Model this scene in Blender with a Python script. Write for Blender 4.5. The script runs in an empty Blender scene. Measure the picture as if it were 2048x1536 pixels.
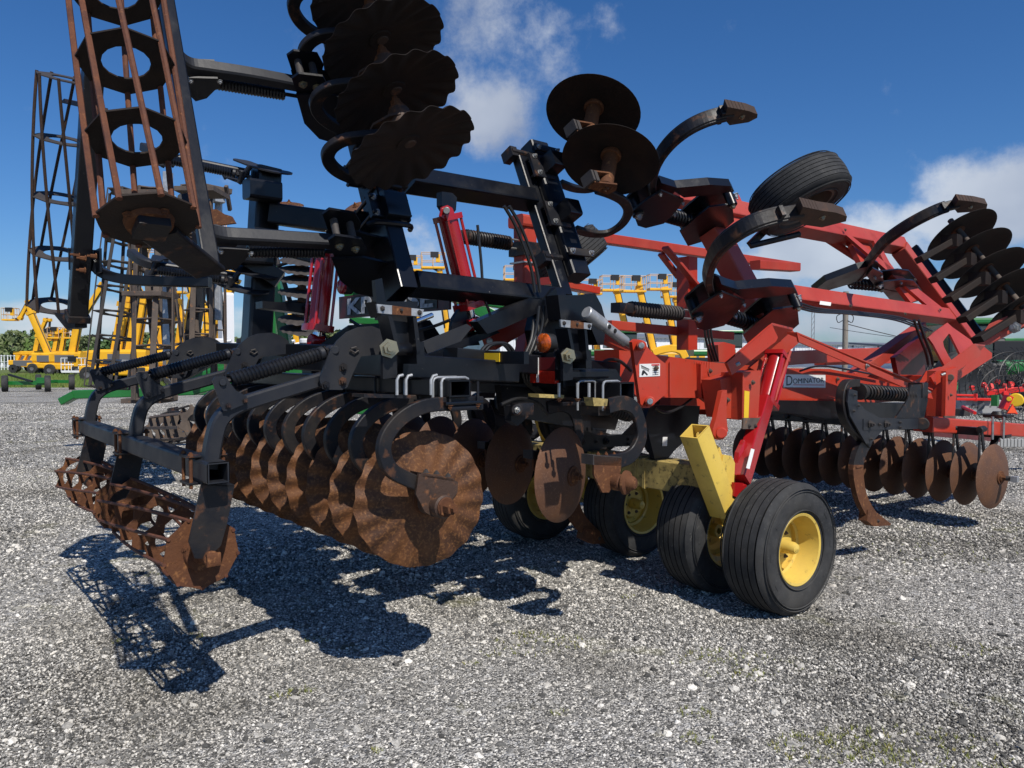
import bpy, bmesh, math, random
from math import sin, cos, pi, radians, atan2, sqrt, floor
from mathutils import Vector as V, Matrix
random.seed(7)
sc = bpy.context.scene
C = sc.collection

# ------------------------------------------------------------------ camera
FPX = 1479.0                      # focal length in photo pixels (2048 wide)
CAMZ = 1.5
PITCH = math.atan((768 - 715) / FPX)
cd = bpy.data.cameras.new('camera')
cam = bpy.data.objects.new('camera', cd)
C.objects.link(cam)
cam.location = (0, 0, CAMZ)
cam.rotation_euler = (pi / 2 - PITCH, 0, 0)
cd.sensor_width = 36.0
cd.lens = 36.0 * FPX / 2048
cd.clip_start = 0.05
cd.clip_end = 3000
sc.camera = cam

# ------------------------------------------------------------------ sky and sun
SUN_TO = V((0.37, -0.735, 1.0)).normalized()
SUN_EL = math.asin(SUN_TO.z)
SUN_AZ = atan2(SUN_TO.x, SUN_TO.y)
world = bpy.data.worlds.new('World')
sc.world = world
world.use_nodes = True
nt = world.node_tree
nt.nodes.clear()
def wn(t, **k):
    n = nt.nodes.new(t)
    for a, b in k.items():
        setattr(n, a, b)
    return n
wo = wn('ShaderNodeOutputWorld')
bg = wn('ShaderNodeBackground')
sky = wn('ShaderNodeTexSky', sky_type='NISHITA', sun_disc=False)
sky.sun_elevation = SUN_EL
sky.sun_rotation = SUN_AZ
sky.altitude = 200
sky.air_density = 1.0
sky.dust_density = 0.7
sky.ozone_density = 3.0
bg.inputs['Strength'].default_value = 0.075
hs = wn('ShaderNodeHueSaturation')
hs.inputs['Saturation'].default_value = 1.12
hs.inputs['Value'].default_value = 0.83
tint = wn('ShaderNodeMix', data_type='RGBA', blend_type='MULTIPLY')
tint.inputs[0].default_value = 1
tint.inputs[7].default_value = (1.02, 1.28, 1.66, 1)
nt.links.new(sky.outputs[0], tint.inputs[6])
nt.links.new(tint.outputs[2], hs.inputs['Color'])
# clouds: noise on the view direction projected on a high plane, plus a few placed banks
tc = wn('ShaderNodeTexCoord')
sep = wn('ShaderNodeSeparateXYZ')
nt.links.new(tc.outputs['Generated'], sep.inputs[0])
def wmath(op, a, b=None, c=None, clamp=False):
    n = wn('ShaderNodeMath', operation=op)
    n.use_clamp = clamp
    for i, x in enumerate((a, b, c)):
        if x is None: continue
        if isinstance(x, (int, float)): n.inputs[i].default_value = x
        else: nt.links.new(x, n.inputs[i])
    return n.outputs[0]
zz = wmath('ADD', wmath('MAXIMUM', sep.outputs['Z'], 0.0), 0.16)
cx = wmath('DIVIDE', sep.outputs['X'], zz)
cy = wmath('DIVIDE', sep.outputs['Y'], zz)
cmb = wn('ShaderNodeCombineXYZ')
nt.links.new(cx, cmb.inputs[0]); nt.links.new(cy, cmb.inputs[1])
def wnoise(scale, detail, rough, vec, off=(0, 0, 0)):
    mp = wn('ShaderNodeMapping')
    mp.inputs['Location'].default_value = off
    nt.links.new(vec, mp.inputs[0])
    n = wn('ShaderNodeTexNoise')
    n.inputs['Scale'].default_value = scale
    n.inputs['Detail'].default_value = detail
    n.inputs['Roughness'].default_value = rough
    nt.links.new(mp.outputs[0], n.inputs['Vector'])
    return n.outputs['Fac']
nA = wnoise(1.5, 10, 0.58, cmb.outputs[0], (3.1, 1.7, 0))
nB = wnoise(6.5, 12, 0.66, tc.outputs['Generated'], (0.4, 0.2, 0.9))
def bank(px, py, sx, sy, amp):
    # a cloud bank centred on a direction; falls off as an ellipse in azimuth and elevation
    ax = (px - 1024) / FPX; az = (715 - py) / FPX
    dy_ = wmath('MAXIMUM', sep.outputs['Y'], 0.05)
    ex = wmath('DIVIDE', wmath('SUBTRACT', wmath('DIVIDE', sep.outputs['X'], dy_), ax), sx / FPX)
    ez = wmath('DIVIDE', wmath('SUBTRACT', wmath('DIVIDE', sep.outputs['Z'], dy_), az), sy / FPX)
    d = wmath('ADD', wmath('MULTIPLY', ex, ex), wmath('MULTIPLY', ez, ez))
    return wmath('MULTIPLY', wmath('MAXIMUM', wmath('SUBTRACT', 1.0, d), 0.0), amp)
banks = None
for b in ((1000, 130, 190, 270, .30), (930, 10, 120, 140, .20), (1000, 250, 100, 90, .18), (1170, 100, 100, 90, .12), (640, 110, 90, 110, .16), (1990, 400, 200, 120, .42),
          (1700, 480, 280, 85, .38), (1640, 540, 220, 70, .32), (860, 470, 130, 80, .30), (1120, 640, 1700, 60, .26),
          (1900, 620, 320, 90, .24), (200, 640, 340, 60, .22), (1230, 30, 60, 50, .08)):
    v = bank(*b)
    banks = v if banks is None else wmath('ADD', banks, v)
low = wmath('MULTIPLY', wmath('SUBTRACT', 0.16, wmath('ABSOLUTE', wmath('SUBTRACT', sep.outputs['Z'], 0.07)), clamp=True), 0.6)
dens = wmath('ADD', wmath('ADD', wmath('MULTIPLY', nA, 0.35), wmath('MULTIPLY', nB, 1.05)), wmath('ADD', banks, low))
rampc = wn('ShaderNodeMapRange', interpolation_type='SMOOTHSTEP')
rampc.inputs['From Min'].default_value = 0.82
rampc.inputs['From Max'].default_value = 1.15
rampc.inputs['To Max'].default_value = 0.82
nt.links.new(dens, rampc.inputs[0])
nS = wnoise(3.5, 5, 0.5, tc.outputs['Generated'], (0.2, 0.9, 0.07))
crp = wn('ShaderNodeMapRange')
crp.inputs['From Min'].default_value = 0.38
crp.inputs['From Max'].default_value = 0.66
nt.links.new(nS, crp.inputs[0])
ccol = wn('ShaderNodeMix', data_type='RGBA')
ccol.inputs[6].default_value = (4.4, 5.0, 6.4, 1)
ccol.inputs[7].default_value = (9.6, 10.2, 11.0, 1)
nt.links.new(crp.outputs[0], ccol.inputs[0])
mx = wn('ShaderNodeMix', data_type='RGBA')
nt.links.new(rampc.outputs[0], mx.inputs[0])
nt.links.new(hs.outputs[0], mx.inputs[6])
nt.links.new(ccol.outputs[2], mx.inputs[7])
nt.links.new(mx.outputs[2], bg.inputs['Color'])
nt.links.new(bg.outputs[0], wo.inputs['Surface'])

sl = bpy.data.lights.new('sun', 'SUN')
sl.energy = 5.0
sl.angle = radians(0.5)
sl.color = (1.0, 0.945, 0.855)
so = bpy.data.objects.new('sun', sl)
C.objects.link(so)
so.rotation_euler = SUN_TO.to_track_quat('Z', 'Y').to_euler()
so.location = (5, -5, 12)
sc.view_settings.view_transform = 'Standard'
sc.view_settings.look = 'None'
sc.view_settings.exposure = 0.0
sc.view_settings.gamma = 1.0
sc.view_settings.use_curve_mapping = False
sc.cycles.max_bounces = 6

# ------------------------------------------------------------------ reference frame of the machine
TH = radians(50)
F = V((sin(TH), cos(TH), 0))          # forward
R = V((cos(TH), -sin(TH), 0))         # machine's right: the side nearest the camera
L = -R
Z = V((0, 0, 1))
def mc(u, v, z): return F * u + R * v + Z * z
CP, SP = cos(PITCH), sin(PITCH)
def ray(px, py):
    a = (px - 1024) / FPX; b = (768 - py) / FPX
    return V((a, CP + b * SP, -SP + b * CP))
CAM = V((0, 0, CAMZ))
def hit(px, py, p0, n):
    d = ray(px, py)
    return CAM + d * ((p0 - CAM).dot(n) / d.dot(n))
def pv(px, py, v): return hit(px, py, R * v, R)
def pu(px, py, u): return hit(px, py, F * u, F)
def pz(px, py, z): return hit(px, py, Z * z, Z)
def pY(px, py, Y): return hit(px, py, V((0, Y, 0)), V((0, 1, 0)))
def uvz(p): return (p.dot(F), p.dot(R), p.z)
def T(px, py, v):                     # side trace -> (u, z)
    p = pv(px, py, v)
    return (p.dot(F), p.z)

# ------------------------------------------------------------------ materials
MAT = {}
def mat(name, col, rough=0.5, metal=0.0, col2=None, sc2=6.0, lo=0.5, hi=0.65, col3=None, sc3=30.0, lo3=.55, hi3=.7, bump=0.0, bsc=60.0, spec=0.5,
        emit=None, rough2=None, detail=8, coat=0.0, stretch=None, chip=None, dust=None):
    m = bpy.data.materials.new(name)
    m.use_nodes = True
    t = m.node_tree
    p = t.nodes['Principled BSDF']
    p.inputs['Base Color'].default_value = (*col, 1)
    p.inputs['Roughness'].default_value = rough
    p.inputs['Metallic'].default_value = metal
    p.inputs['Specular IOR Level'].default_value = spec
    p.inputs['Coat Weight'].default_value = coat
    p.inputs['Coat Roughness'].default_value = 0.15
    ge = t.nodes.new('ShaderNodeNewGeometry')
    vec = ge.outputs['Position']
    if stretch:
        mp = t.nodes.new('ShaderNodeMapping'); mp.inputs['Scale'].default_value = stretch
        t.links.new(vec, mp.inputs[0]); vec = mp.outputs[0]
    def noise(s, d=detail, r=.6):
        n = t.nodes.new('ShaderNodeTexNoise')
        n.inputs['Scale'].default_value = s; n.inputs['Detail'].default_value = d; n.inputs['Roughness'].default_value = r
        t.links.new(vec, n.inputs['Vector'])
        return n.outputs['Fac']
    cur = None
    for (c2, s2, l2, h2) in ((col2, sc2, lo, hi), (col3, sc3, lo3, hi3), (chip, 55, .70, .73), (dust, 1.7, .45, .85)):
        if c2 is None: continue
        mr = t.nodes.new('ShaderNodeMapRange')
        mr.inputs['From Min'].default_value = l2; mr.inputs['From Max'].default_value = h2
        t.links.new(noise(s2), mr.inputs[0])
        mi = t.nodes.new('ShaderNodeMix'); mi.data_type = 'RGBA'
        t.links.new(mr.outputs[0], mi.inputs[0])
        if cur is None: mi.inputs[6].default_value = (*col, 1)
        else: t.links.new(cur, mi.inputs[6])
        mi.inputs[7].default_value = (*c2, 1)
        cur = mi.outputs[2]
        if rough2 is not None and c2 is col2:
            mr2 = t.nodes.new('ShaderNodeMapRange')
            mr2.inputs['To Min'].default_value = rough; mr2.inputs['To Max'].default_value = rough2
            t.links.new(mr.outputs[0], mr2.inputs[0]); t.links.new(mr2.outputs[0], p.inputs['Roughness'])
    if cur is not None: t.links.new(cur, p.inputs['Base Color'])
    if bump:
        b = t.nodes.new('ShaderNodeBump'); b.inputs['Strength'].default_value = bump; b.inputs['Distance'].default_value = 0.01
        t.links.new(noise(bsc, 6), b.inputs['Height']); t.links.new(b.outputs[0], p.inputs['Normal'])
    if emit:
        p.inputs['Emission Color'].default_value = (*emit, 1); p.inputs['Emission Strength'].default_value = 1
    MAT[name] = m
    return m
mat('black_paint', (.0045, .0055, .0085), .30, col2=(.012, .0115, .012), sc2=3.5, lo=.5, hi=.75, col3=(.05, .033, .022), sc3=22, lo3=.68, hi3=.76, bump=.06, bsc=40, rough2=.55, spec=.4, chip=(.16, .15, .14))
mat('worn_black', (.008, .0085, .0115), .42, spec=.35, col2=(.022, .017, .014), sc2=5, lo=.45, hi=.7, col3=(.085, .038, .02), sc3=16, lo3=.56, hi3=.68, bump=.15, bsc=60, rough2=.75)
mat('slate_paint', (.013, .015, .021), .42, spec=.35, col2=(.022, .023, .027), sc2=4, lo=.45, hi=.7, col3=(.12, .11, .1), sc3=70, lo3=.7, hi3=.76, bump=.05, bsc=50, rough2=.6, dust=(.04, .038, .036))
mat('red_paint', (.43, .030, .010), .38, col2=(.42, .042, .020), sc2=2.6, lo=.4, hi=.7, col3=(.10, .03, .02), sc3=24, lo3=.64, hi3=.76, bump=.05, bsc=30, rough2=.6, chip=(.05, .03, .025), dust=(.34, .07, .04))
mat('faded_red', (.42, .046, .028), .5, col2=(.31, .030, .02), sc2=2.2, lo=.4, hi=.7, col3=(.12, .045, .03), sc3=26, lo3=.63, hi3=.75, bump=.06, bsc=40, chip=(.06, .035, .03), dust=(.40, .09, .06))
mat('cylinder_red', (.34, .010, .012), .22, col2=(.27, .010, .011), sc2=4, coat=.3, bump=.03)
mat('rust', (.115, .046, .02), .8, col2=(.085, .035, .018), sc2=9, lo=.42, hi=.62, col3=(.27, .12, .045), sc3=34, lo3=.56, hi3=.72, bump=.35, bsc=90, spec=.25)
mat('rust_disc', (.125, .050, .018), .62, col2=(.052, .023, .012), sc2=8, lo=.38, hi=.62, col3=(.24, .11, .040), sc3=80, lo3=.5, hi3=.75, bump=.28, bsc=140, spec=.3)
mat('disc_smooth', (.12, .054, .027), .62, col2=(.085, .042, .027), sc2=7, lo=.4, hi=.65, col3=(.21, .12, .075), sc3=110, lo3=.55, hi3=.75, bump=.15, bsc=160, spec=.35)
mat('rust_bar', (.13, .048, .024), .75, col2=(.075, .03, .02), sc2=12, lo=.4, hi=.65, col3=(.25, .10, .04), sc3=50, lo3=.6, hi3=.75, bump=.3, bsc=120, spec=.3)
mat('grey_rust', (.10, .075, .058), .75, col2=(.06, .045, .038), sc2=7, lo=.4, hi=.65, col3=(.2, .1, .05), sc3=18, lo3=.6, hi3=.7, bump=.2, bsc=60)
mat('dark_grey_rust', (.045, .038, .035), .7, col2=(.03, .026, .025), sc2=7, lo=.4, hi=.65, bump=.2, bsc=60)
mat('bearing_rust', (.050, .026, .016), .65, col2=(.03, .017, .012), sc2=14, col3=(.16, .065, .025), sc3=30, lo3=.55, hi3=.68, bump=.3, bsc=80)
mat('shaded_rust', (.013, .009, .008), .75, col2=(.026, .015, .010), sc2=6, lo=.45, hi=.7, bump=.2, bsc=120, spec=.3)  # near-black rust: shade on the folded wings' undersides put into the colour
mat('bar_brown', (.05, .032, .024), .75, col2=(.075, .04, .025), sc2=12, bump=.2, bsc=90, spec=.3)
mat('edge_rust', (.30, .17, .07), .7, bump=.2)
mat('yellow_paint', (.70, .49, .09), .42, col2=(.60, .41, .08), sc2=6, lo=.45, hi=.7, col3=(.16, .10, .035), sc3=20, lo3=.60, hi3=.72, bump=.06, rough2=.6, chip=(.10, .05, .02), dust=(.50, .36, .09))
mat('dirty_yellow', (.44, .33, .11), .55, col2=(.24, .18, .065), sc2=9, lo=.4, hi=.6, col3=(.055, .045, .02), sc3=30, lo3=.52, hi3=.66, bump=.15)
mat('sticker_yellow', (.75, .48, .02), .35)
mat('rubber', (.021, .022, .024), .78, col2=(.038, .039, .041), sc2=11, lo=.42, hi=.68, col3=(.10, .097, .09), sc3=45, lo3=.6, hi3=.8, bump=.15, bsc=70, spec=.3, dust=(.075, .07, .062))
mat('groove_rubber', (.010, .010, .011), .9, spec=.1)
mat('steel', (.42, .42, .41), .38, .8, col2=(.28, .27, .25), sc2=30, bump=.05)
mat('chrome', (.75, .76, .78), .12, 1.0)
mat('zinc', (.36, .32, .22), .35, .85)
mat('galvanised', (.36, .37, .38), .45, .55, col2=(.5, .5, .5), sc2=18, col3=(.2, .19, .18), sc3=7, lo3=.6, hi3=.7)
mat('white_decal', (.72, .72, .70), .4, col2=(.5, .5, .48), sc2=30, lo=.6, hi=.8)
mat('decal_black', (.012, .012, .013), .4)
mat('decal_silver', (.55, .57, .60), .4, col2=(.22, .23, .25), sc2=30)
mat('decal_red', (.5, .02, .02), .4)
mat('dark_red', (.10, .008, .010), .35, col2=(.06, .006, .008), sc2=10)
mat('reflector_red', (.50, .022, .010), .25, col2=(.38, .015, .008), sc2=40, coat=.5)
mat('amber_lens', (.50, .09, .008), .15, col2=(.28, .05, .006), sc2=60, lo=.45, hi=.55, coat=.8, bump=.2, bsc=120)
mat('red_lens', (.38, .006, .02), .12, coat=.8)
mat('hose', (.014, .014, .015), .38)
mat('void', (.004, .004, .004), .8)
mat('lift_yellow', (.80, .42, .015), .45, col2=(.66, .33, .015), sc2=1.5)
mat('lift_cream', (.62, .42, .25), .5)
mat('lift_black', (.012, .012, .013), .5)
mat('lift_grey', (.12, .12, .13), .5)
mat('white_paint', (.72, .73, .74), .5)
mat('wall_white', (.66, .68, .70), .5, col2=(.58, .6, .62), sc2=.6)
mat('roof_grey', (.16, .17, .19), .5)
mat('green_paint', (.012, .13, .024), .35, col2=(.02, .16, .035), sc2=2, coat=.2)
mat('bright_red', (.62, .018, .012), .4)
mat('orange', (.85, .09, .02), .4)
mat('dark_glass', (.02, .03, .03), .06, coat=1.0)
mat('pole_wood', (.24, .21, .175), .85, col2=(.15, .13, .11), sc2=5, stretch=(6, 6, .5), bump=.3)
mat('galv_dull', (.25, .26, .27), .6, .3)
mat('bale_grey', (.30, .30, .31), .6, col2=(.10, .10, .11), sc2=5, lo=.55, hi=.6)
mat('fence_grey', (.33, .33, .32), .7)
mat('leaf_a', (.10, .165, .035), .7, col2=(.14, .20, .05), sc2=.3)
mat('leaf_b', (.065, .12, .03), .7, col2=(.10, .15, .04), sc2=.3)
mat('leaf_c', (.13, .16, .065), .8, col2=(.09, .13, .055), sc2=.3)
mat('bark', (.09, .075, .06), .9)
mat('grass_blade', (.10, .16, .025), .7, col2=(.17, .19, .04), sc2=1.2)
mat('weed', (.15, .17, .025), .7, col2=(.24, .20, .05), sc2=30)
mat('yellow_strap', (.85, .78, .02), .5)

# ------------------------------------------------------------------ mesh builder
class B:
    def __init__(s, m='black_paint'):
        s.v = []; s.f = []; s.mi = []; s.sm = []; s.mats = []; s.m = m
    def slot(s, m):
        m = m or s.m
        if m not in s.mats: s.mats.append(m)
        return s.mats.index(m)
    def add(s, vs, fs, m=None, sm=False):
        o = len(s.v); k = s.slot(m)
        s.v += [V(a) for a in vs]
        for f in fs:
            s.f.append(tuple(i + o for i in f)); s.mi.append(k); s.sm.append(sm)
        return s
    # swept section: pts path, prof list of (a,b), up reference; a along side, b along normal
    def sweep(s, pts, prof, up, m=None, sm=False, caps=True, closed=False, scales=None, hollow=None):
        pts = [V(p) for p in pts]; n = len(pts); k = len(prof); vs = []
        for i, p in enumerate(pts):
            if closed: t = (pts[(i + 1) % n] - pts[i - 1])
            else: t = pts[min(i + 1, n - 1)] - pts[max(i - 1, 0)]
            t.normalize()
            sd = t.cross(up)
            if sd.length < 1e-5: sd = t.orthogonal()
            sd.normalize(); nn = sd.cross(t).normalized()
            q = scales[i] if scales else 1
            for a, b in prof: vs.append(p + sd * (a * q) + nn * (b * q))
        fs = []
        for i in range(n if closed else n - 1):
            for j in range(k):
                a = i * k + j; b = i * k + (j + 1) % k; c = ((i + 1) % n) * k + (j + 1) % k; d = ((i + 1) % n) * k + j
                fs.append((a, b, c, d))
        s.add(vs, fs, m, sm)
        if caps and not closed:
            s.add(vs[:k], [tuple(reversed(range(k)))], m); s.add(vs[-k:], [tuple(range(k))], m)
        return s
    def beam(s, p, q, w, h, up=Z, m=None, r=.006, open_end=0, wall=.008):
        r = min(r, w * .3, h * .3); a, b = w / 2, h / 2; k = .3 * r
        prof = [(a - r, -b), (a - k, -b + k), (a, -b + r), (a, b - r), (a - k, b - k), (a - r, b), (-a + r, b), (-a + k, b - k), (-a, b - r), (-a, -b + r), (-a + k, -b + k), (-a + r, -b)]
        p, q = V(p), V(q)
        if not open_end: return s.sweep([p, q], prof, up, m)
        s.sweep([p, q], prof, up, m, caps=False)
        a -= wall; b -= wall
        pin = [(a, -b), (a, b), (-a, b), (-a, -b)]
        # rims and inner walls so that the tube reads as hollow
        t = (q - p).normalized(); sd = t.cross(up).normalized(); nn = sd.cross(t)
        oo = [(w / 2 - r * .3, -h / 2 + r * .3), (w / 2 - r * .3, h / 2 - r * .3), (-w / 2 + r * .3, h / 2 - r * .3), (-w / 2 + r * .3, -h / 2 + r * .3)]
        for e, end in ((1, q), (-1, p)):
            if open_end == e or open_end == 2:
                O = [end + sd * x + nn * y for x, y in oo]; I = [end + sd * x + nn * y for x, y in pin]
                dp = min(.5, (q - p).length * .8)
                D = [c - t * e * dp for c in I]
                s.add(O + I, [(i, (i + 1) % 4, 4 + (i + 1) % 4, 4 + i) for i in range(4)], m)
                s.add(I + D, [(i, (i + 1) % 4, 4 + (i + 1) % 4, 4 + i) for i in range(4)] + [(4, 5, 6, 7)], m)
            else:
                s.add([end + sd * x + nn * y for x, y in oo], [(0, 1, 2, 3)], m)
        return s
    def box(s, c, dx, dy, dz, X=F, Y=L, Zv=Z, m=None, r=.004):
        c = V(c); return s.beam(c - X * dx / 2, c + X * dx / 2, dy, dz, Zv, m, r)
    def tube(s, pts, r, n=10, m=None, sm=True, caps=True, closed=False, up=None):
        prof = [(cos(2 * pi * i / n) * r, sin(2 * pi * i / n) * r) for i in range(n)]
        pts = [V(p) for p in pts]
        if up is None:
            t = (pts[-1] - pts[0])
            if closed or t.length < 1e-6: t = pts[1] - pts[0]
            up = Z if abs(t.normalized().z) < .9 else F
        return s.sweep(pts, prof, up, m, sm, caps, closed)
    def prism(s, poly, d, m=None, bev=0):
        poly = [V(p) for p in poly]; d = V(d); n = len(poly)
        ar = V((0, 0, 0))
        for i in range(n): ar += poly[i].cross(poly[(i + 1) % n])
        if ar.dot(d) > 0: poly.reverse()
        q = [p + d for p in poly]
        fs = [tuple(range(n)), tuple(reversed(range(n, 2 * n)))]
        for i in range(n): fs.append((i, i + n, (i + 1) % n + n, (i + 1) % n))
        return s.add(poly + q, fs, m)
    def ring(s, c, ax, outer, inner, t, m=None):
        # plate with hole: outer / inner lists of 3D points (same count), thickness t along ax
        n = len(outer); a = V(ax).normalized() * t / 2
        vs = [p + a for p in outer] + [p + a for p in inner] + [p - a for p in outer] + [p - a for p in inner]
        fs = []
        for i in range(n):
            j = (i + 1) % n
            fs += [(i, j, n + j, n + i), (2 * n + j, 2 * n + i, 3 * n + i, 3 * n + j), (j, i, 2 * n + i, 2 * n + j), (n + i, n + j, 3 * n + j, 3 * n + i)]
        return s.add(vs, fs, m)
    def lathe(s, prof, c, ax, n=24, m=None, sm=True, ms=None):
        ax = V(ax).normalized(); e = ax.orthogonal().normalized(); g = ax.cross(e); c = V(c)
        k = len(prof); vs = []
        for i in range(n):
            a = 2 * pi * i / n; d = e * cos(a) + g * sin(a)
            for h, r in prof: vs.append(c + ax * h + d * r)
        if ms is None:
            s.add(vs, [(i * k + j, i * k + j + 1, ((i + 1) % n) * k + j + 1, ((i + 1) % n) * k + j) for i in range(n) for j in range(k - 1)], m, sm)
        else:
            o = len(s.v); s.v += vs
            for j in range(k - 1):
                q = s.slot(ms[j])
                for i in range(n):
                    s.f.append((o + i * k + j, o + i * k + j + 1, o + ((i + 1) % n) * k + j + 1, o + ((i + 1) % n) * k + j)); s.mi.append(q); s.sm.append(sm)
        return s
    def cyl(s, p, q, r, n=14, m=None):
        p, q = V(p), V(q); h = (q - p).length; b = min(.15 * r, .2 * h)
        return s.lathe([(0, .0001), (0, r - b), (b, r), (h - b, r), (h, r - b), (h, .0001)], p, q - p, n, m, sm=False if n < 10 else True)
    def bolt(s, c, ax, r=.014, h=.014, m='steel'):
        ax = V(ax).normalized(); c = V(c)
        s.lathe([(0, r * 1.45), (h * .2, r * 1.45), (h * .2, r), (h, r * .92), (h, .0001)], c, ax, 6, m, sm=False)
        return s.lathe([(h, r * .5), (h * 1.5, r * .5), (h * 1.5, .0001)], c, ax, 6, m, sm=False)
    def coil(s, p, q, Rr, r, turns, m=None, seg=12, k=6):
        p, q = V(p), V(q); ax = (q - p); Ln = ax.length; ax.normalize(); e = ax.orthogonal().normalized(); g = ax.cross(e)
        N = int(turns * seg); pts = []
        for i in range(N + 1):
            a = 2 * pi * i / seg; pts.append(p + ax * (Ln * i / N) + (e * cos(a) + g * sin(a)) * Rr)
        prof = [(cos(2 * pi * i / k) * r, sin(2 * pi * i / k) * r) for i in range(k)]
        vs = []
        for i, c in enumerate(pts):
            a = 2 * pi * i / seg; rd = e * cos(a) + g * sin(a)
            for x, y in prof: vs.append(c + rd * x + ax * y)
        s.add(vs, [(i * k + j, i * k + (j + 1) % k, (i + 1) * k + (j + 1) % k, (i + 1) * k + j) for i in range(N) for j in range(k)], m, True)
        return s
    def mesh(s, name, c=None):
        me = bpy.data.meshes.new(name)
        if c is None: c = V((0, 0, 0))
        me.from_pydata([tuple(p - c) for p in s.v], [], s.f)
        for m in s.mats: me.materials.append(MAT[m])
        me.polygons.foreach_set('material_index', s.mi)
        me.polygons.foreach_set('use_smooth', s.sm)
        if any(s.sm): me.set_sharp_from_angle(angle=radians(40))
        me.update()
        return me
    def out(s, name, parent=None, label=None, **k):
        if not s.v: return None
        lo = V([min(p[i] for p in s.v) for i in range(3)]); hi = V([max(p[i] for p in s.v) for i in range(3)])
        c = (lo + hi) / 2
        if parent is None: c.z = lo.z
        return put(s.mesh(name, c), name, parent, Matrix.Translation(c), label, **k)
WM = {}
def put(me, name, parent=None, M=None, label=None, cat=None, group=None, kind=None):
    o = bpy.data.objects.new(name, me); C.objects.link(o)
    M = M or Matrix.Identity(4)
    WM[o.name] = M.copy()
    if parent is not None:
        o.parent = parent
        o.matrix_basis = WM[parent.name].inverted() @ M
    else: o.matrix_basis = M
    if label: o['label'] = label
    if cat: o['category'] = cat
    if group: o['group'] = group
    if kind: o['kind'] = kind
    return o
def thing(name, loc, label, cat, group=None):
    return put(None, name, None, Matrix.Translation(V(loc)), label, cat, group)
def clone(root, M, label=None):
    # copy a thing with its parts and sub-parts
    r = root.copy(); C.objects.link(r); r.matrix_basis = M; WM[r.name] = M.copy()
    if label: r['label'] = label
    def rec(a, b):
        for ch in list(a.children):
            c = ch.copy(); C.objects.link(c); c.parent = b; rec(ch, c)
    rec(root, r)
    return r
def sub(root, part, M):
    # copy of a part (with its sub-parts) elsewhere on the same thing, M = world transform applied on top
    c = part.copy(); C.objects.link(c); c.parent = root
    W = M @ WM[part.name]; WM[c.name] = W
    c.matrix_basis = WM[root.name].inverted() @ W
    for ch in list(part.children):
        d = ch.copy(); C.objects.link(d); d.parent = c
    return c
def smoothpts(pts, k=4, closed=False):
    pts = [V(p) for p in pts]; out = []; n = len(pts)
    rng = n if closed else n - 1
    for i in range(rng):
        g = lambda j: pts[j % n] if closed else pts[max(0, min(n - 1, j))]
        p0, p1, p2, p3 = g(i - 1), g(i), g(i + 1), g(i + 2)
        for j in range(k):
            t = j / k
            out.append(.5 * ((2 * p1) + (p2 - p0) * t + (2 * p0 - 5 * p1 + 4 * p2 - p3) * t * t + (3 * p1 - p0 - 3 * p2 + p3) * t ** 3))
    if not closed: out.append(pts[-1])
    return out
def rect(w, h, r=.004):
    a, b = w / 2, h / 2
    return [(a - r, -b), (a, -b + r), (a, b - r), (a - r, b), (-a + r, b), (-a, b - r), (-a, -b + r), (-a + r, -b)]
def text_mesh(txt, size, m, extrude=.0008, name='lettering', bold=0.0, spacing=1.0):
    cu = bpy.data.curves.new(name, 'FONT'); cu.body = txt; cu.size = size; cu.extrude = extrude; cu.offset = bold; cu.space_character = spacing
    cu.align_x = 'LEFT'; cu.resolution_u = 3
    o = bpy.data.objects.new(name, cu); C.objects.link(o)
    dg = bpy.context.evaluated_depsgraph_get(); me = bpy.data.meshes.new_from_object(o.evaluated_get(dg))
    bpy.data.objects.remove(o); bpy.data.curves.remove(cu)
    me.name = name; me.materials.clear(); me.materials.append(MAT[m])
    return me
def basis(o, X, Y, Zv):
    M = Matrix((X, Y, Zv)).transposed().to_4x4(); M.translation = o; return M
# ------------------------------------------------------------------ ground
V0 = -3.0; Z0 = 1.5; AL = radians(24)
S1 = (Z * cos(AL) + L * sin(AL)); N1 = (R * cos(AL) + Z * sin(AL))      # near wing, folded up: along it, and its underside
S2 = (Z * cos(AL) + R * sin(AL)); N2 = (L * cos(AL) + Z * sin(AL))      # far wing
V9 = -5.05
ZA = 1.37
def lin(b, c):
    A = Matrix((F, b, c)).transposed(); Bm = Matrix((F, R, Z))
    return A @ Bm
def fold_near(v1, s, du=.04, dn=0.0):
    A = lin(S1, -N1).to_4x4()
    src = mc(0, v1, ZA); dst = mc(du, V0, Z0) + S1 * s + N1 * dn
    return Matrix.Translation(dst) @ A @ Matrix.Translation(-src)
def fold_far(v1, s, du=-.1, dn=0.0):
    A = lin(-S2, -N2).to_4x4()
    src = mc(0, v1, ZA); dst = mc(du, V9, Z0) + S2 * s + N2 * dn
    return Matrix.Translation(dst) @ A @ Matrix.Translation(-src)
def shift(dv, du=0, dz=0): return Matrix.Translation(R * dv + F * du + Z * dz)
def wn1(px, py, n): return hit(px, py, mc(0, V0, Z0) + N1 * n, N1)      # on the near wing's plane
def plate(b, pts, v, th, m=None): return b.prism([pv(x, y, v) for x, y in pts], L * th, m)

ripper = thing('disc_ripper', mc(3.6, -3.8, 0), 'large red and black folding disc ripper with rusty discs, filling the foreground', 'farm implement')
RP = ripper
def P(b, name, parent=None, label=None): return b.out(name, parent or RP, label)

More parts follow.
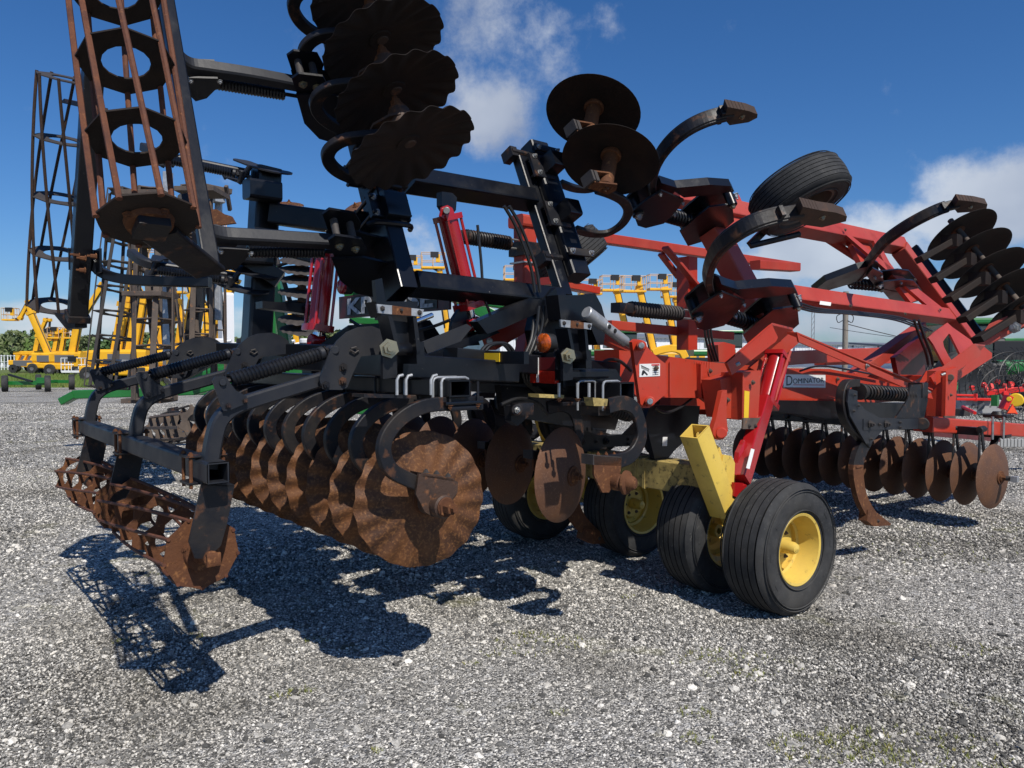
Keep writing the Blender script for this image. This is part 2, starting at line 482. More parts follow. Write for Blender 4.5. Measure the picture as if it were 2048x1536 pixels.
# ------------------------------------------------------------------ wheels
def wheel_mesh(r=.392, w=.30, rr=.20, rimmat='yellow_paint', groove=5):
    b = B('rubber'); h = w / 2; pr = []; ms = []
    def a(x, q, m='rubber'):
        pr.append((x, q)); ms.append(m)
    a(-h * .82, rr - .005); a(-h * .93, rr + .02); a(-h, rr + (r - rr) * .35); a(-h * 1.0, rr + (r - rr) * .6); a(-h * .93, r - .035); a(-h * .82, r - .014); a(-h * .74, r - .006)
    span = h * 1.4; x0 = -h * .70
    for i in range(groove):
        x1 = x0 + span / groove * .85; x2 = x0 + span / groove
        bulge = lambda x: r - .010 * (x / (h * .7)) ** 2
        a(x0, bulge(x0)); a(x1, bulge(x1), 'groove_rubber'); a(x1 + .001, bulge(x1) - .010, 'groove_rubber'); a(x2 - .001, bulge(x2) - .010, 'groove_rubber'); a(x2, bulge(x2))
        x0 = x2
    a(h * .74, r - .006); a(h * .82, r - .014); a(h * .93, r - .035); a(h, rr + (r - rr) * .6); a(h, rr + (r - rr) * .35); a(h * .93, rr + .02); a(h * .82, rr - .005)
    b.lathe(pr, (0, 0, 0), Z, 64, ms=ms[:-1])
    for sgn in (-1, 1):
        for q in (rr + .030, rr + (r - rr) * .72, rr + (r - rr) * .80):
            b.lathe([(sgn * h * .985, q - .004), (sgn * (h * 1.0 + .0035), q), (sgn * h * .985, q + .004)], (0, 0, 0), Z, 56)
    # moulded ribs round the sidewall
    for k in range(10):
        if k in (2, 3, 7, 8): continue
        an = 2 * pi * k / 10
        for sgn in (-1, 1):
            c = V((cos(an), sin(an), 0)) * (rr + (r - rr) * .5) + Z * (sgn * h * 1.003)
            b.beam(c - V((-sin(an), cos(an), 0)) * .022, c + V((-sin(an), cos(an), 0)) * .022, .018, .003, Z, r=.001)
    tyre = b.mesh('tyre')
    b = B(rimmat)
    q = rr
    b.lathe([(-h * .86, q * 1.03), (-h * .90, q * 1.07), (-h * .93, q * 1.05), (-h * .90, q * .98), (-h * .6, q * .93), (-h * .5, q * .80), (h * .05, q * .78), (h * .1, q * .86), (h * .6, q * .93), (h * .9, q * .98), (h * .93, q * 1.05), (h * .90, q * 1.07), (h * .86, q * 1.03)], (0, 0, 0), Z, 48)
    b.lathe([(-.012, q * .8), (-.012, q * .62), (.02, q * .52), (.02, q * .16)], (0, 0, -h * .05), Z, 40)
    b.lathe([(.012, q * .16), (.008, q * .52), (-.02, q * .64), (-.02, q * .8)], (0, 0, -h * .05), Z, 40)
    for k in range(6):
        an = 2 * pi * k / 6
        b.bolt(V((cos(an), sin(an), 0)) * q * .40 + Z * (.02 - h * .05), Z, .010, .012, 'grey_rust')
    b.cyl((cos(.9) * q * .84, sin(.9) * q * .84, 0), (cos(.9) * q * .80, sin(.9) * q * .80, h * .5), .008, 8, 'grey_rust')
    rim = b.mesh('rim')
    b = B(rimmat)
    b.lathe([(-.06, .02), (-.06, .042), (.04, .042), (.075, .036), (.095, .036), (.115, .028), (.125, .0001)], (0, 0, 0), Z, 24)
    hub = b.mesh('hub_cap')
    return tyre, rim, hub
WME = wheel_mesh()
def add_wheel(c, ax, me=WME, parent=None, label=None, sc_=1.0):
    ax = V(ax).normalized(); e = ax.cross(Z).normalized() if abs(ax.z) < .9 else ax.orthogonal().normalized(); g = ax.cross(e)
    M = basis(V(c), e, g, ax) @ Matrix.Scale(sc_, 4)
    w = put(me[1], 'wheel_rim', parent or RP, M, label)
    put(me[0], 'tyre', w, M); put(me[2], 'hub_cap', w, M)
    return w
WAX = V((sin(radians(144)), cos(radians(144)), 0))
wc = [(1557, 1219, -2.30), (1397, 1152, -3.05), (1262, 1106, -3.83), (1075, 1074, -4.68)]
WC = []
for i, (x, y, v) in enumerate(wc):
    g = pz(x, y, 0); c = g + Z * .388
    if i == 1: c = WC[0] - WAX * .50
    WC.append(c)
    add_wheel(c, WAX if i % 2 == 0 else -WAX, label=None)
# yellow axle tube, arms and stub axles
b = B('dirty_yellow')
a0 = pv(1450, 965, -2.62); a1 = a0 + L * 2.9
b.beam(a0, a1, .19, .19, Z)
for d in (.55, .62, 1.3): b.beam(a0 + L * d, a0 + L * (d + .02), .205, .205, Z)
P(b, 'axle_tube')
b = B('yellow_paint')
b.beam(pv(1389, 862, -2.60), pv(1448, 1022, -2.60), .135, .125, L, open_end=-1, wall=.01)
plate(b, [(1405, 868), (1440, 895), (1449, 926), (1452, 960), (1441, 985), (1432, 950), (1408, 905)], -2.62, .014)
plate(b, [(1447, 909), (1463, 912), (1470, 926), (1468, 967), (1470, 994), (1444, 986), (1438, 962)], -2.56, .012)
plate(b, [(1447, 909), (1463, 912), (1470, 926), (1468, 967), (1470, 994), (1444, 986), (1438, 962)], -2.67, .012)
b.prism([pv(1438, 962, -2.56), pv(1444, 986, -2.56), pv(1444, 986, -2.67), pv(1438, 962, -2.67)], F * .08)
b.cyl(pv(1402, 872, -2.60), pv(1402, 872, -2.80), .03)
P(b, 'wheel_arm')
b = B('yellow_paint')
b.beam(WC[0] + (WC[1] - WC[0]) * .5 + Z * .26 + F * .0, WC[0] + (WC[1] - WC[0]) * .5, .07, .16, L)
b.beam(WC[0] - WAX * .12, WC[1] + WAX * .12, .08, .08, Z, 'dirty_yellow')
b.beam(WC[0] + (WC[1] - WC[0]) * .5 + Z * -.04, pv(1452, 1010, -2.62), .06, .14, L)
P(b, 'walking_axle')
b = B('yellow_paint')
b.beam(WC[2] - WAX * .12, WC[3] + WAX * .12, .08, .08, Z, 'dirty_yellow')
m2 = (WC[2] + WC[3]) * .5
b.beam(m2, m2 + Z * .42 + F * -.12, .06, .16, L)
P(b, 'walking_axle')
b = B('yellow_paint')
b.beam(pv(1090, 830, -4.3), pv(1130, 945, -4.3), .13, .15, L, open_end=-1)
b.cyl(pv(1102, 838, -4.2), pv(1102, 838, -4.5), .05, m='red_paint')
P(b, 'wheel_arm')

# ------------------------------------------------------------------ rear gang: scalloped blades, each on its own curved spring
def disc_mesh(r, depth, lobes=0, amp=0.0, ramp=0.0, m='rust_disc', hole=.02, mdirt=None):
    b = B(m); n = max(48, lobes * 8); rings = [hole, .035, .07, r * .4, r * .6, r * .74, r * .86, r * .95, r]
    def P_(q, a, s):
        t = q / r; k = 0
        if lobes: k = max(0, (t - .42) / .58) ** 1.3
        hgt = depth * (t * t) + k * amp * sin(lobes * a) ; rr_ = q
        if t > .9: rr_ = q * (1 + ramp * sin(lobes * a + .8) * (t - .9) * 10) * (1 + .004 * sin(3 * a + 1))
        return V((cos(a) * rr_, sin(a) * rr_, -hgt + s * .0035))
    vs = []
    for s in (1, -1):
        for q in rings:
            for i in range(n): vs.append(P_(q, 2 * pi * i / n, s * (1 if q < r else .25)))
    fs = []; K = len(rings)
    for si in range(2):
        o = si * K * n
        for j in range(K - 1):
            for i in range(n):
                a_, b_, c_, d_ = o + j * n + i, o + j * n + (i + 1) % n, o + (j + 1) * n + (i + 1) % n, o + (j + 1) * n + i
                fs.append((a_, d_, c_, b_) if si == 0 else (a_, b_, c_, d_))
    b.add(vs, fs, m, True)
    e = [((K - 1) * n + i, (K - 1) * n + (i + 1) % n, K * n + (K - 1) * n + (i + 1) % n, K * n + (K - 1) * n + i) for i in range(n)]
    o = 0
    b.add([vs[x] for x in range((K - 1) * n, K * n)] + [vs[K * n + x] for x in range((K - 1) * n, K * n)], [(i, n + i, n + (i + 1) % n, (i + 1) % n) for i in range(n)], m, True)
    # hub washers
    b.lathe([(.0035, .058), (.012, .055), (.012, .04), (.022, .038), (.022, .0001)], (0, 0, 0), Z, 28, 'rust')
    b.bolt((0, 0, .02), Z, .024, .03, 'rust')
    b.lathe([(-.004, .058), (-.012, .055), (-.012, .0001)], (0, 0, 0), Z, 28, 'rust')
    return b.mesh('disc_blade')
SCAL = disc_mesh(.302, .045, 18, .0105, .008, 'rust_disc')
SMOOTH = disc_mesh(.272, .075, m='disc_smooth')
SMOOTHB = disc_mesh(.290, .07, m='shaded_rust')
def disc_at(c, n, me, parent=None, name='disc_blade', spin=0.0, sc_=1.0):
    n = V(n).normalized(); e = n.cross(Z) if abs(n.z) < .95 else n.orthogonal(); e.normalize(); g = n.cross(e)
    return put(me, name, parent or RP, basis(V(c), e, g, n) @ Matrix.Rotation(spin, 4, 'Z') @ Matrix.Scale(sc_, 4))
def azv(a): return V((sin(radians(a)), cos(radians(a)), 0))
# near unit, built in place and then copied along the gang and on to the folded wings
VA = -2.62
def unitA():
    b = B('worn_black')
    pts = smoothpts([pv(x, y, VA) for x, y in ((962, 806), (905, 807), (850, 812), (806, 833), (775, 868), (767, 905), (782, 940), (818, 960), (852, 972), (884, 979))], 5)
    b.sweep(pts, rect(.060, .034), L, sm=False)
    cs = b.out('disc_spring', RP)
    h = B('bearing_rust')
    plate(h, [(838, 947), (905, 958), (916, 964), (915, 985), (897, 1008), (866, 1034), (850, 1024), (832, 988)], VA + .035, .012)
    plate(h, [(838, 947), (905, 958), (916, 964), (915, 985), (897, 1008), (866, 1034), (850, 1024), (832, 988)], VA - .05, .012)
    h.prism([pv(x, y, VA + .035) for x, y in ((842, 946), (908, 957), (910, 963), (844, 953))], L * .085)
    c = pv(868, 1008, VA)
    h.cyl(c + R * .085, c - R * .06, .050, 20); h.cyl(c + R * .095, c + R * .08, .042, 20, 'rust')
    h.lathe([(0, .036), (.004, .036), (.004, .030), (-.004, .026), (-.004, .0001)], c + R * .087, R, 20)
    h.bolt(c + R * .092, R, .028, .045, 'rust')
    for x, y in ((852, 945), (873, 948), (896, 953)): h.bolt(pv(x, y, VA), Z, .011, .010, 'dark_grey_rust')
    h.cyl(c, c - azv(152) * .1, .03, 12)
    h.out('bearing_housing', cs)
    disc_at(c - azv(152) * .085 - R * .0 + F * -.01, azv(152), SCAL, cs)
    # clamp plate and U-bolts over the tube
    k = B('black_paint')
    tc = pv(920, 777, VA)
    k.box(tc - Z * .062 , .20, .075, .016)
    k.box(tc - Z * .085, .15, .06, .02, m='worn_black')
    for df in (-.075, .075):
        for dl in (-.03, .03):
            k.bolt(tc - Z * .068 + F * df + L * dl, -Z, .010, .014, 'rust'); k.tube([tc - Z * .06 + F * df + L * dl, tc + Z * .03 + F * df + L * dl], .0065, 6, 'worn_black')
    k.out('clamp_plate', cs)
    return cs
UA = unitA()
MW = lambda o: WM[o.name]
def unit_copy(M): return sub(RP, UA, M)
for k in range(1, 11): unit_copy(shift(-.235 * k))
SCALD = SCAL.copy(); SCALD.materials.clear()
for m_ in SCAL.materials: SCALD.materials.append(MAT['shaded_rust'] if m_.name.startswith('rust_disc') else MAT['dark_grey_rust'])  # darker copy for the folded blades, their unlit undersides painted in
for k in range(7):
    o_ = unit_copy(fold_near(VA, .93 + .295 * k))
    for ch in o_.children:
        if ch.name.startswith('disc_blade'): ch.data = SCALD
# U-bolts on the centre tube
def ubolt(b, c, w, h, r=.0065, m='galvanised', leg=.05, X=F, Zv=Z):
    p = [c - X * w / 2 - Zv * (h / 2 + leg), c - X * w / 2 + Zv * (h / 2 - .02), c - X * (w / 2 - .006) + Zv * (h / 2 - .006), c - X * (w / 2 - .02) + Zv * h / 2,
         c + X * (w / 2 - .02) + Zv * h / 2, c + X * (w / 2 - .006) + Zv * (h / 2 - .006), c + X * w / 2 + Zv * (h / 2 - .02), c + X * w / 2 - Zv * (h / 2 + leg)]
    b.tube(p, r, 8, m, up=X.cross(Zv))
def one_ubolt(c, w, h, m='galvanised', X=F, Zv=Z, r=.0065, leg=.05):
    b = B(m); ubolt(b, c, w, h, r, m, leg, X, Zv); P(b, 'u_bolt')
tA = pv(920, 777, -2.58)
for d in (.035, .10, .33, .40, .60): one_ubolt(tA + L * d, .145, .092, 'galvanised' if d < .5 else 'worn_black')
b = B('black_paint')
b.beam(tA + L * 2.75, tA, .115, .076, Z, open_end=1)
P(b, 'rear_toolbar')
tB = pv(1254, 782, -2.52)
b = B('black_paint')
b.beam(tB + L * 2.8, tB, .115, .092, Z, open_end=1)
P(b, 'front_toolbar')
for d in (.06, .17): one_ubolt(tB + L * d - F * (.12 if d > .1 else .05), .13, .10)
b = B('worn_black')
b.box(tB + L * .12 - Z * .07 - F * .04, .22, .12, .02)
b.box(tB + L * .30 - Z * .07 - F * .1, .25, .12, .02)
b.box(tB + L * .12 - Z * .10 - F * .1, .10, .12, .05)
b.box(tB + L * .2 + Z * .085 - F * .12, .30, .10, .05, m='black_paint', r=.012)
P(b, 'clamp_plate')

# ------------------------------------------------------------------ front row of the rear gang: smooth blades at the opposite angle
def unitB(v=-2.52, blade=False):
    b = B('worn_black')
    pts = smoothpts([pv(x, y, v) for x, y in ((1215, 812), (1245, 806), (1268, 818), (1280, 850), (1280, 880), (1262, 910), (1232, 922), (1190, 926))], 5)
    b.sweep(pts, rect(.075, .028), L)
    cs = b.out('disc_spring', RP)
    h = B('rust')
    for dv in (.03, -.05): h.prism([pv(x, y, v + dv) for x, y in ((1188, 912), (1243, 915), (1243, 930), (1240, 950), (1218, 985), (1205, 985), (1188, 950))], L * .012)
    h.prism([pv(x, y, v + .03) for x, y in ((1186, 910), (1243, 914), (1243, 932), (1186, 930))], L * .08, 'dark_grey_rust')
    for x in (1196, 1212, 1228): h.bolt(pv(x, 911, v), Z, .010, .012, 'rust')
    c = pv(1222, 962, v)
    h.cyl(c + R * .08, c - R * .05, .042, 20)
    h.lathe([(0, .03), (.0, .062), (.012, .060), (.02, .04), (.04, .036), (.055, .026), (.06, .0001)], c + azv(126) * .08, azv(126), 20)
    h.out('bearing_housing', cs)
    return cs, c
UB, cB = unitB()
# two near smooth blades on the next springs of that row
def unitB2(cx, cy, Y):
    c = pY(cx, cy, Y); n = azv(126)
    M = shift(0); src = cB + n * .11; 
    o = sub(RP, UB, Matrix.Translation(c - n * .03 - cB - n * .12))
    disc_at(c, n, SMOOTH, o)
    return o
u1 = unitB2(1145, 952, 4.15)
u2 = unitB2(1040, 928, 4.78)
for k in range(1, 5): unitB2_ = sub(RP, u2, shift(-.34 * k, -.05 * k))
# on the folded near wing: blades above, housings below
bw = [(1171, 200, .0), (1218, 300, .0)]
def wingB(c, n, r, me):
    cs = B('worn_black')
    return c
def wing_unitB(px, py, Y, tilt):
    # local frame on the folded wing: X forward, S1 along the wing, N1 its underside
    ax = V((.19, .47, .85)).normalized()
    tb = wn1(1108, 440, 0) + S1 * tilt
    h0 = hit(1212, 366, wn1(1108, 440, 0), S1) + S1 * tilt
    c = h0 + ax * .24
    pts = smoothpts([hit(x, y, wn1(1108, 440, 0), S1) + S1 * tilt for x, y in ((1150, 458), (1182, 467), (1215, 466), (1242, 450), (1256, 426), (1248, 404), (1225, 390), (1196, 380))], 5)
    b = B('worn_black')
    b.sweep(pts, rect(.06, .028), S1)
    cs = b.out('disc_spring', RP)
    h = B('rust')
    for d in (-.04, .035): h.prism([h0 + S1 * d + F * x + N1 * y for x, y in ((-.14, -.03), (.05, -.05), (.07, .0), (.03, .05), (-.14, .03))], S1 * .01)
    h.box(h0 - F * .12, .025, .09, .07, F, N1, S1, 'dark_grey_rust'); h.box(h0 - F * .15, .016, .09, .07, F, N1, S1, 'dark_grey_rust')
    h.cyl(h0 - ax * .03, c - ax * .015, .044, 20)
    h.cyl(c - ax * .035, c - ax * .012, .062, 22)
    h.bolt(h0 - ax * .025, -ax, .024, .03, 'rust')
    h.out('bearing_housing', cs)
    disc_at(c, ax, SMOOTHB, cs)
    k = B('black_paint')
    k.box(tb + N1 * .10 + F * .03, .10, .14, .11, F, N1, S1, r=.015)
    k.box(tb + N1 * .055 - F * .02, .17, .02, .17, F, N1, S1, 'worn_black')
    for s_ in (-.06, .06):
        k.bolt(tb + N1 * .068 - F * .07 + S1 * s_, N1, .013, .014, 'steel')
        k.tube([tb - N1 * .07 - F * .09 + S1 * s_, tb + N1 * .06 - F * .09 + S1 * s_], .009, 8); k.tube([tb - N1 * .07 + F * .09 + S1 * s_, tb + N1 * .06 + F * .09 + S1 * s_], .009, 8)
    k.box(tb - N1 * .075, .22, .016, .16, F, N1, S1, 'worn_black')
    k.out('clamp_block', cs)
    return cs

# ------------------------------------------------------------------ near wing, rear half: black toolbars folded up
A0 = wn1(803, 590, 0); B0 = wn1(1153, 556, 0); B1 = wn1(1062, 292, 0)
WBp = B0
b = B('black_paint')
b.beam(A0 + S1 * 2.4, A0, .10, .17, N1, r=.008, open_end=1)
P(b, 'wing_toolbar')
b = B('black_paint')
b.beam(B0, B0 + S1 * (B1 - B0).length, .12, .155, F, r=.016)
P(b, 'wing_toolbar')
b = B('black_paint')
q0 = B0 - F * .125 - N1 * .03 - S1 * .12
b.beam(q0, q0 + S1 * ((B1 - B0).length + .02), .07, .09, F, r=.01)
P(b, 'wing_toolbar')
b = B('black_paint')
b.beam(wn1(826, 568, -.03), wn1(1118, 598, -.03), .10, .125, N1, r=.012)
P(b, 'wing_crossbar')
b = B('black_paint')
b.beam(wn1(815, 360, -.03), wn1(1062, 400, -.03), .10, .135, N1, r=.012)
P(b, 'wing_crossbar')
wing_unitB(0, 0, 0, .35)
wing_unitB(0, 0, 0, 0)
# clamp blocks on the near wing's rear toolbar
for s in (.45, .72, 1.0):
    k = B('black_paint'); c = A0 + S1 * s
    k.box(c + N1 * .07, .22, .03, .13, F, N1, S1, r=.012); k.box(c + N1 * .10 + F * .02, .13, .06, .15, F, N1, S1, r=.02)
    k.box(c - N1 * .07, .22, .02, .12, F, N1, S1)
    for s_ in (-.045, .045):
        for f in (-.1, .1): k.tube([c - N1 * .09 + F * f + S1 * s_, c + N1 * .10 + F * f + S1 * s_], .010, 8)
        k.bolt(c + N1 * .085 - F * .085 + S1 * s_, N1, .013, .014, 'steel')
    P(k, 'clamp_block')
b = B('black_paint')
b.tube(smoothpts([A0 + S1 * .36 + N1 * .04 - F * .12, A0 + S1 * .35 + N1 * .085 - F * .08, A0 + S1 * .35 + N1 * .09 + F * .08, A0 + S1 * .36 + N1 * .04 + F * .12], 4), .014, 8)
P(b, 'u_bolt')
# brackets bolted on the front wing toolbar
for s, m in ((.13, 0), ((B1 - B0).length - .08, 0)):
    k = B('worn_black'); c = B0 + S1 * s
    k.box(c + N1 * .085 + F * .01, .20, .014, .05, F, N1, S1, 'worn_black')
    for f in (-.075, .085): k.bolt(c + N1 * .09 + F * (f + .01), N1, .014, .016, 'steel')
    k.box(c - N1 * .04 - F * .20, .05, .10, .07, F, N1, S1); k.tube([c - F * .22 + N1 * .0, c - F * .08 + N1 * .0], .02, 8)
    P(k, 'toolbar_bracket')

# ------------------------------------------------------------------ hinges between centre and near wing
def hinge():
    b = B('black_paint')
    v = -2.66
    b.prism([pv(x, y, v) for x, y in ((779, 630), (832, 632), (838, 704), (795, 704))], L * .016)
    b.prism([pv(x, y, v + .05) for x, y in ((776, 630), (784, 630), (802, 702), (794, 706))], L * .09)
    b.prism([pv(x, y, v + .05) for x, y in ((826, 632), (833, 632), (842, 700), (834, 706))], L * .09)
    o = P(b, 'hinge_bracket')
    k = B('galvanised')
    k.prism([pv(x, y, v + .055) for x, y in ((754, 608), (786, 611), (788, 629), (757, 626))], L * .01)
    k.prism([pv(x, y, v + .055) for x, y in ((822, 616), (848, 619), (844, 634), (822, 631))], L * .01)
    k.prism([pv(x, y, v + .058) for x, y in ((785, 611), (823, 616), (823, 631.5), (785, 629))], L * .014, 'rust')
    for x, y in ((765, 617), (839, 625), (802, 620)): k.bolt(pv(x, y, v + .056), R, .008, .008, 'dark_grey_rust')
    k.out('wear_plate', o)
    k = B('black_paint')
    for dv in (.04, -.10):
        k.prism([pv(x, y, v + dv) for x, y in ((766, 690), (772, 681), (787, 680), (792, 690), (795, 755), (766, 758))], L * .02)
    k.prism([pv(x, y, v + .04) for x, y in ((832, 690), (838, 683), (848, 684), (850, 728), (834, 728))], L * .14)
    k.cyl(pv(780, 698, v + .02), pv(838, 698, v - .02), .027, 16)
    k.out('hinge_clevis', o)
    k = B('zinc'); k.bolt(pv(778, 697, v + .05), (R - F * .4), .028, .035, 'zinc'); k.out('pivot_bolt', o)
    return o
hg = hinge()
HU = T(1153, 650, -2.6)[0] - T(801, 622, -2.6)[0]
HZ = T(1153, 650, -2.6)[1] - T(801, 622, -2.6)[1]
sub(RP, hg, shift(0, HU, HZ))
# wing knuckles: flared feet of the two toolbars
b = B('black_paint')
plate(b, [(750, 560), (764, 556), (778, 640), (756, 640)], -2.98, .03)
plate(b, [(752, 603), (836, 603), (834, 634), (764, 634)], -2.80, .10)
P(b, 'wing_knuckle')
b = B('black_paint')
plate(b, [(1085, 600), (1112, 575), (1122, 640), (1112, 690), (1080, 700), (1072, 660)], -3.1, .10)
plate(b, [(1116, 590), (1186, 590), (1186, 642), (1122, 640)], -2.86, .10)
P(b, 'wing_knuckle')

# ------------------------------------------------------------------ reel arms with coil springs
VR = -2.86
def reel_arm():
    b = B('slate_paint')
    pts = smoothpts([pv(x, y, VR) for x, y in ((700, 741), (600, 772), (505, 801), (465, 817), (439, 842), (427, 880), (418, 937))], 4)
    b.sweep(pts, rect(.058, .058, .008), L)
    o = P(b, 'reel_arm')
    k = B('slate_paint')
    for dv in (.045, -.055):
        k.prism([pv(x, y, VR + dv) for x, y in ((425, 761), (431, 753), (452, 753), (459, 764), (472, 781), (494, 793), (490, 808), (456, 822), (447, 822), (437, 796))], L * .010)
    k.cyl(pv(446, 765, VR + .055), pv(446, 765, VR - .065), .013, 14)
    for x, y in ((456, 812), (490, 802)): k.bolt(pv(x, y, VR + .045), R, .009, .01, 'worn_black')
    k.out('spring_lug', o)
    k = B('slate_paint')
    e1 = [(639, 758), (650, 728), (660, 704), (674, 682), (694, 664), (718, 654), (744, 652), (764, 660), (780, 673), (788, 690), (784, 706), (722, 713), (707, 744), (695, 774), (684, 780), (652, 779), (642, 770)]
    for dv in (.055, -.065): k.prism([pv(x, y, VR + dv) for x, y in e1], L * .010)
    for x, y in ((651, 771), (686, 735), (685, 763)): k.bolt(pv(x, y, VR + .055), R, .014, .014, 'worn_black')
    k.cyl(pv(670, 700, VR + .06), pv(670, 700, VR - .07), .018, 14)
    k.tube([pv(x, y, VR + .065) for x, y in ((702, 697), (712, 694), (718, 700), (710, 706), (700, 700))], .004, 6, 'dark_grey_rust')
    k.out('pivot_plate', o)
    k = B('black_paint')
    p, q = pv(462, 760, VR), pv(637, 709, VR); d = (q - p).normalized()
    k.coil(p, q, .024, .0082, 24, seg=10)
    k.tube([p - d * .04, q + d * .12], .010, 8, 'worn_black')
    k.out('coil_spring', o)
    k = B('slate_paint')
    k.cyl(q + d * .0, q + d * .025, .03, 12); k.bolt(q + d * .03, d, .018, .025, 'worn_black')
    k.cyl(pv(664, 701, VR) - L * .03, pv(664, 701, VR) + L * .03, .022, 12)
    k.out('spring_seat', o)
    return o
RA = reel_arm()
for dv in (-1.12, -2.22): sub(RP, RA, shift(dv))
def reel(c0, c1, r=.142, nb=9, npl=5, twist=-.8, parent=None, solid=(True, False), m='rust_bar', name='roller', rb=.0085, dish=.9, pm=None, hole=.5):
    c0, c1 = V(c0), V(c1); ax = (c1 - c0).normalized(); e = ax.cross(F).normalized(); g = ax.cross(e); Lg = (c1 - c0).length
    def rim(t, rr, n=nb, off=0):
        c = c0 + ax * (Lg * t)
        return [c + (e * cos(2 * pi * i / n + twist * t + off) + g * sin(2 * pi * i / n + twist * t + off)) * rr for i in range(n)]
    root = None
    for j in range(npl):
        t = j / (npl - 1); b = B(pm or ('rust' if solid[0] else m))
        end = (j == 0 and solid[0]) or (j == npl - 1 and solid[1])
        o1 = rim(t, r * 1.02); o2 = rim(t, r * (.95 if end else dish), off=pi / nb)
        outer = [p for a_, b_ in zip(o1, o2) for p in (a_, b_)]
        inner = rim(t, r * (.2 if end else hole), nb * 2)
        b.ring(c0 + ax * Lg * t, ax, outer, inner, .006)
        if end:
            cc = c0 + ax * Lg * t; sg = -1 if j == 0 else 1
            b.lathe([(0, r * .5), (.02 * sg, r * .46), (.02 * sg, r * .3), (.035 * sg, r * .28), (.035 * sg, .0001)], cc, ax, 24, 'rust')
            for i in range(4): b.bolt(cc + (e * cos(i * pi / 2 + .4) + g * sin(i * pi / 2 + .4)) * r * .47 + ax * sg * .005, ax * sg, .012, .010, 'rust')
        if root is None: root = b.out(name, parent or RP)
        else: b.out('end_plate' if end else 'reel_plate', root)
    for i in range(nb):
        b = B(m); pts = []
        for j in range(13):
            t = j / 12; a_ = 2 * pi * i / nb + twist * t
            pts.append(c0 + ax * (Lg * t) + (e * cos(a_) + g * sin(a_)) * r * .985)
        pts[0] -= ax * .008; pts[-1] += ax * .008
        b.tube(pts, rb, 7); b.out('reel_bar', root)
    return root
rc = pv(405, 1106, -2.94)
ru, rv, rz = uvz(rc)
reel(mc(ru, -2.95, rz), mc(ru, -4.12, rz), hole=.66, twist=-.9, dish=.82, rb=.0075)
reel(mc(ru, -4.20, rz), mc(ru, -5.36, rz), hole=.66, twist=-.9, dish=.82, rb=.0075)
b = B('slate_paint')
xb = pv(437, 946, -2.76)
b.beam(xb + L * 2.62, xb, .082, .082, Z, open_end=1, r=.01)
P(b, 'reel_crossbar')
def reel_bracket(v, flip=1):
    k = B('worn_black')
    bk = [(404, 966), (469, 971), (455, 1045), (442, 1091), (415, 1118), (390, 1117), (378, 1084), (388, 1040)]
    M = shift(v + 2.84)
    k.prism([M @ pv(x, y, -2.84) for x, y in bk], L * .012)
    k.prism([M @ pv(x, y, -2.84) for x, y in ((404, 964), (469, 969), (469, 975), (404, 970))], L * .10)
    k.cyl(M @ (rc + R * .12), M @ (rc - R * .02), .03, 14, 'rust')
    k.box(M @ (rc + R * .125), .05, .02, .05, m='rust', r=.008)
    P(k, 'reel_bracket')
reel_bracket(-2.84); reel_bracket(-4.16); reel_bracket(-5.0)
for v, m in ((-2.93, 'worn_black'), (-4.05, 'rust'), (-5.14, 'worn_black')):
    k = B(m); c = mc(xb.dot(F), v, xb.z)
    for dz in (.05, -.05): k.box(c + Z * dz, .145, .11, .010, m='worn_black')
    for du in (-.06, .06):
        for dl in (-.045, .045):
            k.tube([c + F * du + L * dl - Z * .07, c + F * du + L * dl + Z * .065], .007, 8, 'rust'); k.bolt(c + F * du + L * dl + Z * .05, Z, .011, .012, 'rust')
    P(k, 'crossbar_clamp')

# folded wings: the same arms and reels
def folded_arm(anchor, elbow, lug, s0, s1, ear, mass, pins):
    # an arm of the folded near wing; it lies in the plane across the wing through the anchor
    q = lambda x, y: hit(x, y, anchor, S1)
    b = B('slate_paint'); b.sweep(smoothpts([q(*p) for p in elbow], 4), rect(.058, .062, .008), S1)
    o = P(b, 'reel_arm')
    k = B('slate_paint')
    for d in (.045, -.055): k.prism([q(*p) + S1 * d for p in lug], S1 * .01)
    for p in lug[:2]: k.bolt(q(p[0] + 4, p[1] + 6) - S1 * .055, -S1, .010, .01, 'steel')
    k.out('spring_lug', o)
    k = B('black_paint'); a_, c_ = q(*s0), q(*s1); d = (c_ - a_).normalized()
    k.coil(a_, c_, .024, .0085, 24, seg=10); k.tube([a_ - d * .05, c_ + d * .12], .010, 8, 'worn_black'); k.out('coil_spring', o)
    k = B('black_paint')
    k.prism([q(*p) + S1 * .06 for p in ear], S1 * .012); k.prism([q(*p) - S1 * .075 for p in ear], S1 * .012)
    for p in pins: k.cyl(q(*p) + S1 * .075, q(*p) - S1 * .08, .018, 12, 'dark_grey_rust'); k.bolt(q(*p) - S1 * .078, -S1, .016, .014, 'zinc')
    k.prism([q(*p) - S1 * .09 for p in mass], S1 * .012); k.prism([q(*p) + S1 * .05 for p in mass], S1 * .012)
    k.out('pivot_plate', o)
folded_arm(wn1(690, 215, 0), [(322, 30), (334, 70), (350, 108), (376, 130), (420, 138), (500, 150), (596, 168)], [(374, 136), (432, 138), (436, 152), (410, 178), (388, 184), (372, 168)], (414, 163), (568, 188),
           [(578, 132), (592, 122), (640, 128), (652, 150), (646, 172), (590, 168)], [(586, 160), (644, 158), (700, 172), (712, 250), (672, 262), (632, 250), (602, 218)], [(600, 142), (628, 148)])
